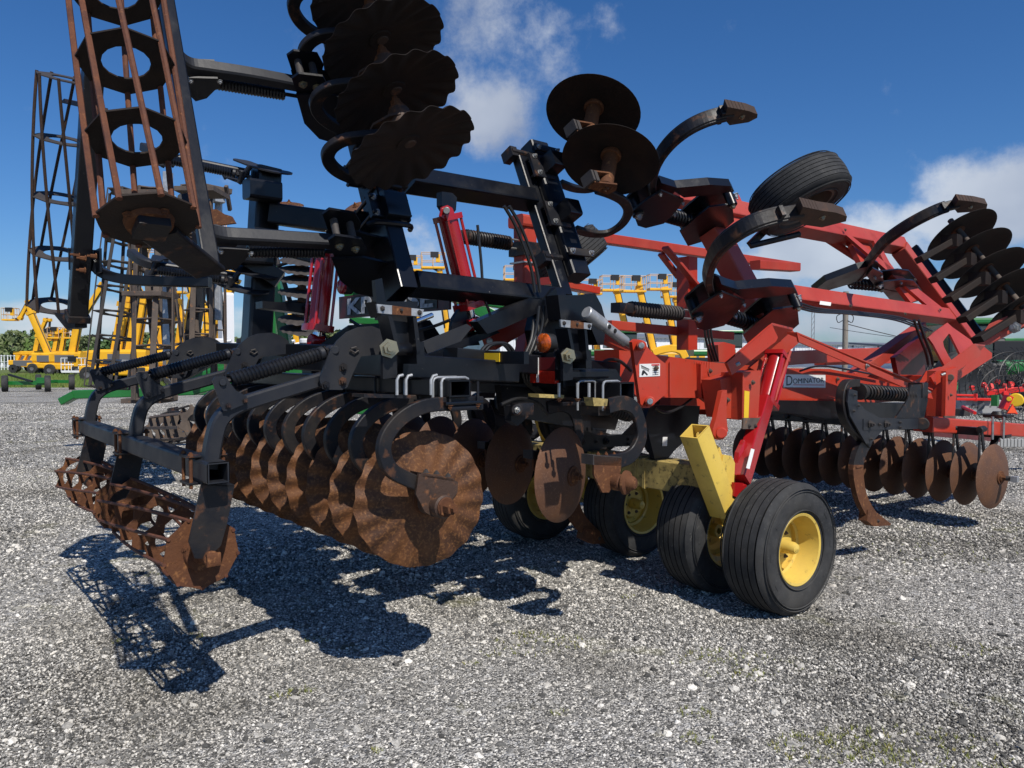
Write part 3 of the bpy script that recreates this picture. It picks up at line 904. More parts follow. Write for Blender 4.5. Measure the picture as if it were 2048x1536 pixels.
folded_arm(wn1(760, 500, 0), [(372, 400), (388, 432), (408, 458), (440, 470), (500, 474), (680, 484)], [(434, 474), (494, 478), (492, 492), (470, 516), (446, 520), (430, 500)], (498, 502), (648, 503),
           [(650, 452), (664, 442), (716, 450), (728, 470), (720, 490), (662, 486)], [(656, 484), (718, 482), (790, 500), (792, 560), (748, 566), (704, 556), (672, 528)], [(672, 462), (704, 468)])
def farm(px, py, Y):
    M = fold_far(VR, 0, 0); sub(RP, RA, Matrix.Translation(pY(px, py, Y) - M @ pv(690, 705, VR)) @ M)
farm(500, 352, 5.1); farm(478, 562, 5.0)
b = B('black_paint'); b.beam(pY(512, 700, 5.15), pY(533, 338, 5.2), .17, .17, F, r=.02); P(b, 'wing_toolbar')
b = B('black_paint'); b.beam(pY(548, 428, 5.1), pY(760, 458, 4.9), .13, .14, Z, r=.015); P(b, 'wing_crossbar')
b = B('black_paint'); b.box(pY(525, 382, 5.0), .22, .14, .13, F, L, Z, r=.02); b.box(pY(500, 500, 5.0), .26, .16, .2, F, L, Z, r=.02); b.box(pY(528, 470, 5.0), .2, .2, .06, F, L, Z)
b.beam(pY(425, 470, 5.0), pY(560, 560, 5.1), .08, .12, Z); P(b, 'clamp_block')
b = B('black_paint'); b.beam(pY(428, 462, 5.0), pY(650, 520, 5.1), .05, .09, Z); P(b, 'wing_crossbar')
disc_at(pY(578, 405, 5.6), V((.1, -.32, .95)), SCAL, name='disc_blade', sc_=.36)
disc_at(pY(712, 412, 5.0), V((-.25, -.62, .75)), SMOOTH, name='disc_blade', sc_=.42)
nb0 = pY(298, 440, 2.20)
reel(nb0, nb0 + S1 * 1.45, r=.142, nb=8, solid=(True, False), twist=-.55, rb=.0095, npl=6, dish=.943, pm='shaded_rust')
fb0 = pY(110, 612, 4.3)
reel(fb0, fb0 + S2 * 1.26, r=.14, nb=8, solid=(False, False), twist=-1.2, m='bar_brown', npl=5, dish=.95, rb=.008, pm='dark_grey_rust')
# reel end bracket of the near wing (dark strap hanging under the plate)
b = B('worn_black')
pA = pY(318, 468, 2.25); pB = pY(420, 545, 2.62)
b.beam(pA - F * .0, pB, .11, .02, S1)
b.beam(pY(300, 436, 2.2) , pY(300, 436, 2.2) - S1 * .05, .09, .09, F)
P(b, 'reel_bracket')
b = B('black_paint')
c0 = pY(345, 110, 2.45); c1 = pY(424, 545, 2.66)
b.beam(c1, c1 + S1 * 1.9, .035, .06, F)
P(b, 'reel_crossbar')
b = B('black_paint')
f0 = pY(155, 632, 4.15)
b.beam(f0, f0 + S2 * 1.30, .09, .09, F)
b.beam(f0 - S2 * .02, f0 + S2 * .015, .13, .11, F, 'worn_black')
P(b, 'reel_crossbar')
b = B('worn_black')
b.prism([pY(105, 625, 4.2), pY(150, 632, 4.15), pY(150, 655, 4.15), pY(132, 658, 4.18)], F * .06)
b.prism([pY(128, 197, 4.3), pY(192, 212, 4.15), pY(192, 222, 4.15), pY(120, 205, 4.32)], F * .06)
P(b, 'reel_bracket')
b = B('black_paint')
b.box(pY(170, 520, 4.12), .16, .012, .12, F, L, Z); b.box(pY(196, 523, 4.05), .012, .14, .13, F, L, Z)
for x, y in ((159, 510), (172, 517), (171, 541), (193, 513)): b.bolt(pY(x, y, 4.0), -F, .012, .03, 'rust')
b.sweep(smoothpts([pY(185, 525, 4.1), pY(205, 545, 4.1), pY(235, 556, 4.1), pY(290, 562, 4.1), pY(420, 565, 4.1)], 4), rect(.055, .055, .006), Z)
P(b, 'reel_arm')
# ------------------------------------------------------------------ centre frame, rear part (black)
b = B('black_paint')
b.beam(pv(795, 731, -2.85), pv(1026, 744, -2.85), .10, .105, Z, open_end=1)
P(b, 'frame_beam')
b = B('black_paint')
pe = pv(925, 712, -2.9)
b.beam(pv(900, 716, -2.95), pv(1225, 742, -2.95), .12, .10, Z)
P(b, 'frame_beam')
b = B('black_paint')
b.beam(pv(790, 702, -2.85) + L * 2.2, pv(800, 722, -2.85), .12, .14, Z)
P(b, 'cross_tube')
b = B('black_paint')
b.beam(pv(1150, 760, -3.0) + L * 2.0, pv(1150, 760, -3.0), .16, .14, Z)
P(b, 'cross_tube')
b = B('slate_paint')
plate(b, [(845, 684), (934, 648), (944, 655), (921, 683), (855, 707)], -3.0, .012)
P(b, 'gusset_plate')
b = B('black_paint')
plate(b, [(955, 643), (1060, 596), (1090, 600), (1090, 620), (1010, 655), (975, 668)], -3.1, .08)
plate(b, [(848, 712), (985, 655), (1000, 665), (905, 705), (850, 725)], -3.2, .08)
P(b, 'sloping_beam')
b = B('black_paint')
plate(b, [(905, 640), (925, 608), (940, 612), (945, 650), (960, 690), (900, 695)], -3.25, .03)
P(b, 'cylinder_lug')
b = B('black_paint')
plate(b, [(525, 602), (648, 610), (648, 632), (525, 616)], -4.0, .1)
P(b, 'frame_beam')
b = B('black_paint')
b.beam(pv(612, 610, -4.0), pv(648, 690, -4.0), .05, .06, L)
P(b, 'brace')
# diagonal dark mass of the centre deck
b = B('black_paint')
plate(b, [(640, 690), (700, 650), (860, 640), (900, 700), (860, 735), (700, 740)], -3.6, .02)
P(b, 'deck_plate')
b = B('black_paint')
b.beam(mc(2.05, -3.2, 1.44), mc(4.3, -3.2, 1.38), .14, .14, Z); P(b, 'frame_beam')
b = B('black_paint')
b.beam(mc(2.05, -4.5, 1.44), mc(4.3, -4.5, 1.38), .14, .14, Z); P(b, 'frame_beam')
b = B('black_paint')
for v in (-3.1, -3.55):
    b = B('black_paint'); plate(b, [(1000, 770), (1120, 780), (1180, 810), (1240, 830), (1230, 860), (1120, 850), (1010, 830)], v, .05); P(b, 'spring_mount')

# hydraulics
def cyl(p, q, r, frac, m='cylinder_red', rod='chrome', name='hydraulic_cylinder'):
    p, q = V(p), V(q); d = (q - p).normalized(); Ln = (q - p).length
    b = B(m); b.cyl(p, p + d * Ln * frac, r, 24)
    b.box(p + d * (r * .3), .03, r * 2.3, r * 2.3, d, d.orthogonal().normalized(), d.cross(d.orthogonal().normalized()), r=.01)
    b.box(p + d * (Ln * frac), .035, r * 2.5, r * 2.5, d, d.orthogonal().normalized(), d.cross(d.orthogonal().normalized()), r=.01)
    e = d.orthogonal().normalized(); g = d.cross(e)
    for a in range(4):
        w = (e * cos(a * pi / 2 + .75) + g * sin(a * pi / 2 + .75)) * r * 1.32
        b.tube([p + w + d * r * .2, p + w + d * Ln * frac], .008, 6)
    o = P(b, name)
    k = B(rod); k.cyl(p + d * Ln * frac, q, r * .45, 16, rod); k.cyl(q - d * .02 - e * .04, q - d * .02 + e * .04, r * .7, 14, m); k.out('piston_rod', o)
    return o
cyl(pv(894, 430, -3.25), pv(948, 655, -3.25), .052, .80)
cyl(pv(652, 505, -3.7), pv(632, 690, -3.7), .052, .82)
b = B('cylinder_red')
for d in (.05, -.05): b.prism([pv(x, y, -3.25 + d) for x, y in ((880, 432), (884, 414), (895, 410), (905, 416), (914, 440), (912, 452))], L * .012)
b.cyl(pv(893, 421, -3.15), pv(893, 421, -3.35), .018, 12, 'steel')
P(b, 'clevis')
b = B('black_paint'); plate(b, [(884, 383), (905, 386), (914, 395), (912, 420), (900, 436), (884, 410)], -3.23, .05); P(b, 'cylinder_lug')
b = B('cylinder_red')
for d in (.03, -.05): b.cyl(pv(948, 650, -3.25 + d), pv(948, 650, -3.25 + d) - L * .03, .032, 16)
b.cyl(pv(948, 650, -3.17), pv(948, 650, -3.36), .014, 10, 'steel')
P(b, 'clevis_pin')
b = B('red_paint')
b.beam(pv(976, 683, -3.4), pv(1110, 606, -3.4), .10, .11, Z); b.cyl(pv(979, 682, -3.33), pv(979, 682, -3.36), .02, 12, 'steel')
P(b, 'tie_arm')
# galvanised turnbuckle
b = B('galvanised')
p, q = pv(1172, 624, -2.78), pv(1262, 692, -2.78); d = (q - p).normalized()
b.cyl(p, p + d * .15, .036, 16); b.cyl(p + d * .15, q - d * .05, .030, 16)
for t in (.1, .17, .22): b.cyl(p + d * t + R * .02, p + d * t + R * .034, .012, 10, 'void')
b.cyl(q - d * .06, q, .018, 10)
P(b, 'turnbuckle')
b = B('chrome'); b.cyl(pv(830, 644, -3.0), pv(865, 630, -3.0), .013, 12); P(b, 'chrome_rod')
b = B('black_paint')
plate(b, [(1168, 590), (1190, 586), (1203, 610), (1213, 645), (1207, 690), (1196, 690), (1180, 650)], -2.95, .08)
P(b, 'side_plate')
b = B('black_paint')
plate(b, [(1098, 640), (1128, 590), (1145, 640), (1150, 720), (1075, 740), (1070, 690)], -3.0, .02)
plate(b, [(1128, 735), (1232, 738), (1245, 760), (1215, 775), (1120, 770)], -2.75, .05)
P(b, 'gusset_plate')

# lamps, reflectors and the name board, all facing the rear
def lamp(c, r, lens, n=-F, depth=.05):
    b = B('lift_black'); b.lathe([(0, .0001), (0, r * .95), (depth, r * 1.02), (depth + .006, r * .98)], c - n * depth, n, 28, 'lift_black')
    o = P(b, 'tail_lamp'); k = B(lens); k.lathe([(0, r), (.018, r * .97), (.026, r * .8), (.03, .0001)], c, n, 28, lens); k.out('lens', o)
lamp(pv(1090, 686, -2.88), .052, 'amber_lens')
lamp(pv(687, 573, -4.1), .048, 'red_lens')
b = B('reflector_red')
rc0 = pv(1089, 740, -2.86)
b.box(rc0 + Z * .033, .03, .19, .066, F, L, Z, 'dark_red', r=.004); b.box(rc0 - Z * .036, .032, .19, .066, F, L, Z, 'reflector_red', r=.004)
b.box(rc0 - F * .018 + L * .03, .004, .006, .13, F, L, Z, 'white_decal'); b.box(rc0 - F * .018 + L * .04, .004, .003, .13, F, L, Z, 'white_decal')
P(b, 'rear_reflector')
b = B('black_paint'); b.box(rc0 + F * .03, .02, .24, .18, F, L, Z, r=.004); P(b, 'reflector_bracket')
for x0, x1 in ((936, 967), (969, 1000)):
    b = B('sticker_yellow'); U = T(960, 714, -2.93)[0]
    q = [pu(x0 + (5 if x0 == 936 else 0), 706, U), pu(x1, 706, U), pu(x1, 723.5, U), pu(x0, 723.5, U)]
    b.prism(q, -F * .004); P(b, 'yellow_reflector')
b = B('black_paint'); q = [pu(x, y, U + .003) for x, y in ((925, 701), (1048, 703), (1048, 728), (925, 727))]; b.prism(q, F * .03); P(b, 'rear_rail')
UK = 2.35
bd = [pu(678, 594, UK), pu(898, 566, UK), pu(898, 623, UK), pu(678, 638, UK)]
zt, zb = bd[0].z, bd[3].z
b = B('decal_black')
def brd(x0, x1, m, off=0, th=.012, zt_=None, zb_=None):
    a_, c_ = pu(x0, 610, UK - off), pu(x1, 610, UK - off)
    a_ = V((a_.x, a_.y, 0)); c_ = V((c_.x, c_.y, 0))
    b.prism([a_ + Z * (zt_ or zt), c_ + Z * (zt_ or zt), c_ + Z * (zb_ or zb), a_ + Z * (zb_ or zb)], F * th, m)
brd(678, 899, 'dark_red', 0, .012); brd(694, 874, 'decal_black', .004, .003, zt - .012, zb + .012)
nbo = P(b, 'name_board')
q0, q1 = pu(697, 610, UK), pu(868, 610, UK); wid = (q1 - q0).length
tm = text_mesh('KRAUSE', 1.0, 'decal_silver', .004, 'lettering', bold=.03)
xs = [v_.co.x for v_ in tm.vertices]; ys = [v_.co.y for v_ in tm.vertices]
sx = wid / (max(xs) - min(xs)); sy = (zt - zb - .04) / (max(ys) - min(ys))
o0 = V((q0.x, q0.y, zb + .02)) - F * .0075
Mx = basis(o0, R, Z, -F) if False else Matrix((R, Z, R.cross(Z))).transposed().to_4x4()
Mx.translation = o0 - R * min(xs) * sx - Z * min(ys) * sy
put(tm, 'lettering', nbo, Mx @ Matrix.Diagonal((sx, sy, .3, 1)))

# hoses
def hose(pts, r=.0095, name='hose'):
    b = B('hose'); b.tube(smoothpts(pts, 5), r, 8); P(b, name)
for o in (0, 10):
    hose([pv(1008 + o, 412, -3.1), pv(1030 + o, 450, -3.1), pv(1052 + o, 505, -3.1), pv(1064 + o, 545, -3.1), pv(1070 + o, 585, -3.1)])
    hose([pv(1078 + o, 612, -3.0), pv(1072 + o, 660, -3.0), pv(1052 + o, 710, -3.0), pv(1030 + o, 742, -3.0), pv(1020 + o, 735, -3.0), pv(1035 + o, 705, -3.0)])
for o in (0, 6, 12):
    hose([pv(1408 + o, 640, -3.3), pv(1412 + o, 680, -3.3), pv(1424 + o, 722, -3.3)], .009)
hose([pv(1310, 815, -2.95), pv(1330, 825, -2.95), pv(1360, 815, -2.95), pv(1392, 790, -2.95)], .009)
for o in (0, 9):
    hose([pv(1828 + o, 640, -2.95), pv(1840 + o, 675, -2.95), pv(1853 + o, 710, -2.95), pv(1855 + o, 740, -2.95), pv(1835 + o, 762, -2.95), pv(1800 + o, 768, -2.95), pv(1780 + o, 755, -2.95)], .014)

# ------------------------------------------------------------------ red centre frame
VB = -2.9
b = B('red_paint')
plate(b, [(1238, 700), (1300, 708), (1420, 724), (1560, 736), (1660, 738), (1730, 752), (1860, 790), (1860, 800), (1560, 797), (1300, 795), (1242, 792)], VB, .20)
for i in range(6): plate(b, [(1394 + i * 5, 724), (1396 + i * 5, 724), (1396 + i * 5, 738), (1394 + i * 5, 738)], VB + .004, .004, 'faded_red')
P(b, 'main_beam')
b = B('red_paint')
plate(b, [(1400, 727), (1412, 730), (1434, 800), (1425, 812), (1402, 795)], VB + .03, .03)
P(b, 'gusset_plate')
hp = [(1264, 684), (1271, 678), (1283, 680), (1290, 687), (1297, 697), (1320, 719), (1332, 728), (1333, 787), (1298, 816), (1288, 816), (1281, 807)]
for v in (-2.70, -3.02):
    b = B('red_paint'); plate(b, hp, v, .022)
    o = P(b, 'hinge_plate')
    if v == -2.70:
        k = B('white_decal'); plate(k, [(1279, 728), (1320, 727), (1320, 752), (1279, 754)], v + .0025, .002)
        o2 = k.out('warning_label', o)
        k = B('decal_black')
        for i in range(8): plate(k, [(1283 + i * 2, 732 + i * .9), (1284 + i * 2, 732 + i * .9), (1284 + i * 2, 737 + i * .9), (1283 + i * 2, 737 + i * .9)], v + .0035, .001)
        plate(k, [(1282, 730), (1299, 738), (1299, 739), (1282, 731.5)], v + .0035, .001)
        plate(k, [(1285, 741), (1288, 740), (1296, 749), (1294, 751), (1289, 746), (1286, 751), (1283, 750)], v + .0035, .001)
        for i in range(5): plate(k, [(1305, 733 + i * 4), (1317, 732.5 + i * 4), (1317, 733.6 + i * 4), (1305, 734.2 + i * 4)], v + .0035, .001)
        plate(k, [(1303, 728.5), (1319, 728), (1319, 731), (1303, 731.4)], v + .0037, .001, 'decal_red')
        k.out('printing', o)
b = B('red_paint')
for x, y in ((1283, 691), (1300, 803)):
    b.cyl(pv(x, y, -2.64), pv(x, y, -3.1), .028, 20); b.cyl(pv(x, y, -2.63), pv(x, y, -2.645), .017, 14, 'steel')
P(b, 'hinge_pin')
# Dominator plate
k = B('white_decal'); plate(k, [(1567, 748), (1651, 749), (1651, 776), (1567, 775)], VB + .005, .004)
dp = P(k, 'name_plate')
k = B('steel')
plate(k, [(1567, 748), (1651, 749), (1651, 750), (1567, 749)], VB + .006, .001); plate(k, [(1567, 774), (1651, 775), (1651, 776), (1567, 775)], VB + .006, .001); k.out('plate_rim', dp)
k = B('decal_red'); plate(k, [(1587, 769), (1648, 769.5), (1648, 770.7), (1587, 770.2)], VB + .0065, .001); k.out('red_line', dp)
def side_text(txt, x0, x1, y0, y1, v, m, name='lettering', bold=0, par=None):
    tm = text_mesh(txt, 1.0, m, .002, name, bold)
    xs = [q.co.x for q in tm.vertices]; ys = [q.co.y for q in tm.vertices]
    a_, c_ = pv(x0, y1, v), pv(x1, y0, v); W = (c_ - a_).dot(F); H = c_.z - a_.z
    Mx = Matrix((F, Z, R)).transposed().to_4x4()
    sx, sy = W / (max(xs) - min(xs)), H / (max(ys) - min(ys))
    Mx.translation = a_ - F * min(xs) * sx - Z * min(ys) * sy
    # F x Z points to the camera side (R), so the letters read left to right from the photographed side
    return put(tm, name, par, Mx @ Matrix.Diagonal((sx, sy, .2, 1)))
side_text('D', 1573, 1585, 751, 771, VB + .0065, 'decal_black', par=dp)
side_text('OMINATOR', 1586, 1648, 755, 767.5, VB + .0065, 'decal_black', par=dp)
# lateral tubes of the centre frame
for u, z_, m in ((T(1500, 760, VB)[0], 1.30, 'red_paint'), (T(1880, 800, VB)[0], 1.22, 'red_paint')):
    b = B(m); b.beam(mc(u, -2.95, z_), mc(u, -5.0, z_), .2, .2, Z); P(b, 'cross_tube')
# upright box with the reflector strip
b = B('red_paint')
plate(b, [(1486, 745), (1522, 741), (1516, 840), (1484, 840)], -2.62, .16)
plate(b, [(1440, 760), (1486, 745), (1484, 838), (1450, 836)], -2.70, .14)
o = P(b, 'frame_leg')
k = B('sticker_yellow'); plate(k, [(1489, 781), (1499, 783), (1497, 836), (1488, 836)], -2.616, .002); k.out('reflector_strip', o)
k = B('grey_rust'); plate(k, [(1487, 836), (1521, 836), (1520, 858), (1486, 858)], -2.60, .012)
for x in (1498, 1510): k.bolt(pv(x, 852, -2.6), R, .010, .01, 'dark_grey_rust')
k.out('stop_plate', o)
for v in (-2.6, -2.9):
    b = B('red_paint'); plate(b, [(1444, 782), (1454, 780), (1453, 835), (1456, 862), (1448, 878), (1438, 880), (1427, 870), (1426, 857), (1432, 838)], v, .03)
    b.cyl(pv(1443, 866, v + .03), pv(1443, 866, v - .03), .033, 20); P(b, 'pivot_lug')
# hinge links (bent channels) at the wing's two hinges
def link(pa, pb, top, v1, v2):
    b = B('red_paint')
    plate(b, pa, v1, .02); plate(b, pb, v2, .02)
    for i in range(len(top) - 1):
        q = [pv(*top[i][0], v1), pv(*top[i + 1][0], v1), pv(*top[i + 1][1], v2), pv(*top[i][1], v2)]
        b.prism(q, Z * .015)
    P(b, 'hinge_link')
link([(1454, 726), (1544, 649), (1556, 675), (1552, 683), (1464, 750), (1461, 742)], [(1500, 735), (1585, 660), (1600, 678), (1597, 686), (1532, 744), (1522, 748)], [((1470, 714), (1518, 720)), ((1544, 650), (1586, 660))], -2.62, -2.86)
link([(1862, 754), (1950, 688), (1962, 703), (1960, 712), (1872, 770), (1866, 762)], [(1890, 770), (1966, 692), (1984, 706), (1984, 716), (1916, 760), (1896, 772)], [((1870, 748), (1900, 764)), ((1948, 690), (1970, 692))], -2.66, -2.84)
b = B('steel'); b.cyl(pv(1472, 730, -2.58), pv(1480, 726, -2.56), .012, 8); b.cyl(pv(1882, 750, -2.6), pv(1890, 747, -2.58), .012, 8); P(b, 'link_pin')
# lift cylinders and transport arm
cyl(pv(1556, 708, -2.75), pv(1522, 835, -2.72), .060, .78)
b = B('faded_red'); b.tube([pv(1581, 702, -2.68), pv(1546, 808, -2.68)], .010, 8); P(b, 'oil_pipe')
b = B('cylinder_red')
b.beam(pv(1530, 800, -2.68), pv(1482, 960, -2.54), .10, .085, L)
b.prism([pv(1478, 905, -2.60), pv(1490, 880, -2.60), pv(1502, 900, -2.60), pv(1480, 960, -2.56), pv(1472, 955, -2.56)], L * .03)
o = P(b, 'lift_arm')
k = B('white_decal'); q = [pv(1502, 897, -2.505), pv(1508, 899, -2.505), pv(1498, 938, -2.47), pv(1492, 936, -2.47)]; k.prism(q, R * .004); k.out('label_strip', o)
b = B('cylinder_red')
c = pv(1480, 966, -2.56)
b.cyl(c, c - Z * .05, .045, 18); b.cyl(c - Z * .045, c - Z * .055, .05, 18, 'dark_grey_rust')
for d in (.035, -.06): b.prism([pv(x, y, -2.56 + d) for x, y in ((1470, 965), (1488, 966), (1487, 985), (1478, 997), (1468, 992))], L * .022)
P(b, 'rod_clevis')
b = B('yellow_paint'); plate(b, [(1452, 962), (1474, 958), (1473, 992), (1468, 996), (1452, 975)], -2.58, .02); plate(b, [(1452, 962), (1474, 958), (1473, 992), (1468, 996), (1452, 975)], -2.66, .02); P(b, 'clevis_lug')
# long angle iron from the rear link to the front leg
b = B('red_paint')
q = [pv(x, y, -2.66) for x, y in ((1594, 666), (1600, 671), (1862, 786), (1866, 798), (1858, 796), (1598, 684))]
b.prism(q, L * .012)
q = [pv(1594, 664, -2.66), pv(1866, 778, -2.66), pv(1866, 778, -2.66) - R * .075, pv(1594, 664, -2.66) - R * .075]
b.prism(q, -Z * .010)
for x, y in ((1733, 732), (1820, 769), (1856, 784)): b.bolt(pv(x, y, -2.655), R, .014, .016, 'steel')
P(b, 'angle_brace')
# front leg, lower front beam
b = B('red_paint')
plate(b, [(1868, 778), (1888, 742), (1893, 836), (1862, 834)], -2.78, .16)
plate(b, [(1892, 742), (1916, 734), (1910, 832), (1890, 834)], -2.62, .16)
o = P(b, 'frame_leg')
k = B('grey_rust'); plate(k, [(1889, 832), (1912, 832), (1911, 848), (1889, 848)], -2.6, .012); k.out('stop_plate', o)
k = B('steel'); k.cyl(pv(1901, 755, -2.6), pv(1901, 755, -2.75), .03, 16, 'grey_rust'); k.out('hinge_pin', o)
b = B('red_paint')
fa, fb = pv(1846, 848, -2.55), pv(2036, 860, -2.42)
b.beam(fa - (fb - fa) * .0, fb, .16, .13, Z, r=.012)
P(b, 'front_beam')
b = B('worn_black')
for dx in (0, 22):
    pcl = pv(1985 + dx, 855, -2.36); b.tube([pcl - Z * .11, pcl + Z * .10], .012, 8, 'steel')
pcl = pv(1995, 832, -2.46); b.box(pcl, .16, .2, .03); b.lathe([(0, .06), (.03, .04), (.03, .0001)], pcl + Z * .015, Z, 16)
b.box(pcl - Z * .19, .16, .2, .03); b.beam(pcl - Z * .2 - F * .02, pcl - Z * .36 - F * .2, .03, .06, L)
P(b, 'gang_clamp')
# frame underside masses
b = B('black_paint'); plate(b, [(1300, 810), (1400, 812), (1395, 860), (1350, 900), (1330, 925), (1310, 920), (1290, 840)], -3.1, .04)
o = P(b, 'shank_bracket'); k = B('white_decal'); plate(k, [(1326, 874), (1335, 874), (1334, 892), (1325, 892)], -3.095, .003); k.out('sticker', o)
b = B('worn_black'); plate(b, [(1275, 830), (1300, 828), (1318, 880), (1322, 908), (1304, 906), (1290, 880)], -3.15, .04); P(b, 'ripper_shank')
b = B('red_paint'); b.beam(mc(5.0, -3.6, 1.12), mc(8.4, -3.6, 1.10), .2, .16, Z); P(b, 'frame_beam')
b = B('red_paint'); b.beam(pv(1330, 806, -3.5), pv(1470, 806, -3.5), .1, .1, Z); P(b, 'frame_beam')
b = B('red_paint'); plate(b, [(1520, 800), (1660, 802), (1850, 808), (1850, 838), (1780, 848), (1700, 836), (1640, 842), (1580, 828), (1520, 832)], -3.4, .06, 'black_paint'); P(b, 'side_plate')  # plate coloured black to stand for the shade below the main beam
b = B('dark_red'); plate(b, [(1850, 850), (2000, 872), (2000, 884), (1860, 872)], -2.9, .06); P(b, 'frame_beam')

# far-side members of the frame
def fb_(pts, v, w, h, m='faded_red', name='far_beam', up=Z):
    b = B(m)
    for a_, c_ in zip(pts[:-1], pts[1:]): b.beam(pv(*a_, v), pv(*c_, v), w, h, up)
    return P(b, name)
fb_([(1100, 462), (1594, 534)], -4.4, .09, .085)
fb_([(1590, 535), (1510, 530)], -4.2, .12, .09)
fb_([(1374, 515), (1374, 700)], -4.3, .14, .14, 'red_paint', 'post', F)
b = B('faded_red'); b.beam(pv(1330, 495, -4.2), pv(1410, 590, -4.2), .03, .07, L); b.beam(pv(1322, 508, -4.45), pv(1358, 555, -4.45), .03, .07, L); P(b, 'brace')
fb_([(1215, 650), (1460, 672)], -4.4, .10, .08, 'red_paint')
fb_([(1200, 672), (1262, 700)], -4.0, .10, .08, 'red_paint')
fb_([(1500, 722), (1590, 715), (1800, 705)], -4.6, .16, .16, 'red_paint')
fb_([(1640, 720), (1850, 716)], -4.9, .16, .14, 'red_paint')
b = B('red_paint'); b.beam(pv(1050, 455, -4.1), pv(1051, 610, -4.1), .13, .13, F, r=.02); b.box(pv(1049, 445, -4.1), .17, .17, .09, r=.02)
b.box(pv(1050, 500, -4.1), .17, .17, .10, m='worn_black'); b.box(pv(1050, 527, -4.1), .16, .16, .012, m='galvanised')
P(b, 'post')
b = B('red_paint'); plate(b, [(1040, 735), (1060, 640), (1090, 640), (1080, 735)], -4.0, .1); P(b, 'post')
b = B('red_paint'); b.beam(pv(1090, 562, -4.3), pv(1190, 582, -4.3), .12, .06, Z); P(b, 'far_beam')
b = B('red_paint'); plate(b, [(1436, 690), (1448, 684), (1470, 690), (1472, 726), (1438, 724)], -3.9, .12); P(b, 'cylinder_mount')
b = B('faded_red'); b.beam(pv(1700, 758, -3.5), pv(1842, 655, -3.5), .12, .12, L); P(b, 'brace')
b = B('dark_red'); plate(b, [(1790, 715), (1850, 665), (1866, 720), (1868, 770), (1800, 765)], -3.3, .05); P(b, 'side_plate')
# spring packs
def spring_pack(p, q, R_, r_, turns, name='spring_pack', m='dark_grey_rust', ends=True):
    p, q = V(p), V(q); d = (q - p).normalized()
    b = B(m); b.coil(p, q, R_, r_, turns, seg=12)
    o = P(b, name); k = B('worn_black')
    k.cyl(p - d * .015, p, R_ * 1.15, 18); k.cyl(q, q + d * .015, R_ * 1.15, 18); k.cyl(p - d * .05, q + d * .05, R_ * .4, 12)
    if ends: k.box(p - d * .09, .14, R_ * 1.9, R_ * 1.5, d, L, d.cross(L).normalized()); k.tube([q + d * .01 + Z * R_ * .7, q + d * .14 + Z * R_ * .7], .008, 6, 'steel'); k.tube([q + d * .01 - Z * R_ * .7, q + d * .14 - Z * R_ * .7], .008, 6, 'steel')
    k.out('spring_rod', o)
spring_pack(pv(1262, 618, -3.4), pv(1357, 627, -3.4), .045, .011, 17)
spring_pack(pv(934, 474, -4.1), pv(1014, 486, -4.1), .045, .009, 15, m='worn_black')
spring_pack(pv(1224, 820, -3.0), pv(1256, 830, -3.0), .035, .010, 6, m='worn_black', ends=False)

# ------------------------------------------------------------------ near wing, red front half (folded up)
def wb(pa, pb, w, h, n=0, m='faded_red', name='wing_beam', oe=0):
    b = B(m); b.beam(wn1(*pa, n), wn1(*pb, n), w, h, N1, r=.012, open_end=oe); return P(b, name)
wb((1545, 587), (1915, 636), .14, .14)
wb((1799, 497), (1946, 694), .18, .16)
wb((1400, 412), (1800, 492), .15, .16, -.02)
wb((1426, 462), (1530, 650), .20, .16, oe=0)
wb((1345, 396), (1470, 408), .12, .14, -.25)
b = B('faded_red'); b.prism([wn1(x, y, .06) for x, y in ((1668, 449), (1682, 455), (1888, 618), (1885, 632), (1868, 622))], -N1 * .03)
b.prism([wn1(x, y, .06) for x, y in ((1738, 462), (1750, 470), (1790, 545), (1776, 540))], -N1 * .03)
P(b, 'wing_brace')
b = B('faded_red'); b.prism([wn1(x, y, .0) for x, y in ((1700, 480), (1742, 492), (1748, 530), (1722, 525))], -N1 * .05); b.prism([wn1(x, y, .03) for x, y in ((1756, 520), (1772, 515), (1835, 600), (1822, 605))], -N1 * .04); P(b, 'gusset_plate')
b = B('red_paint'); b.beam(wn1(1655, 478, -.1), wn1(1735, 530, -.1), .05, .06, N1); P(b, 'wing_brace')
# slotted hinge plate at the front
b = B('faded_red')
O_ = [(1868, 664), (1893, 646), (1903, 655), (1956, 692), (1915, 726), (1893, 742), (1882, 722), (1865, 690), (1855, 676)]
I_ = [(1888, 678), (1896, 668), (1899, 670), (1918, 708), (1911, 722), (1903, 724), (1895, 712), (1886, 694), (1884, 684)]
b.ring(V((0, 0, 0)), N1, [wn1(x, y, .06) for x, y in O_], [wn1(x, y, .06) for x, y in I_], .02)
P(b, 'hinge_plate')
b = B('faded_red'); b.prism([wn1(x, y, .02) for x, y in ((1448, 432), (1474, 430), (1500, 446), (1474, 470), (1460, 462))], -N1 * .06); P(b, 'gusset_plate')

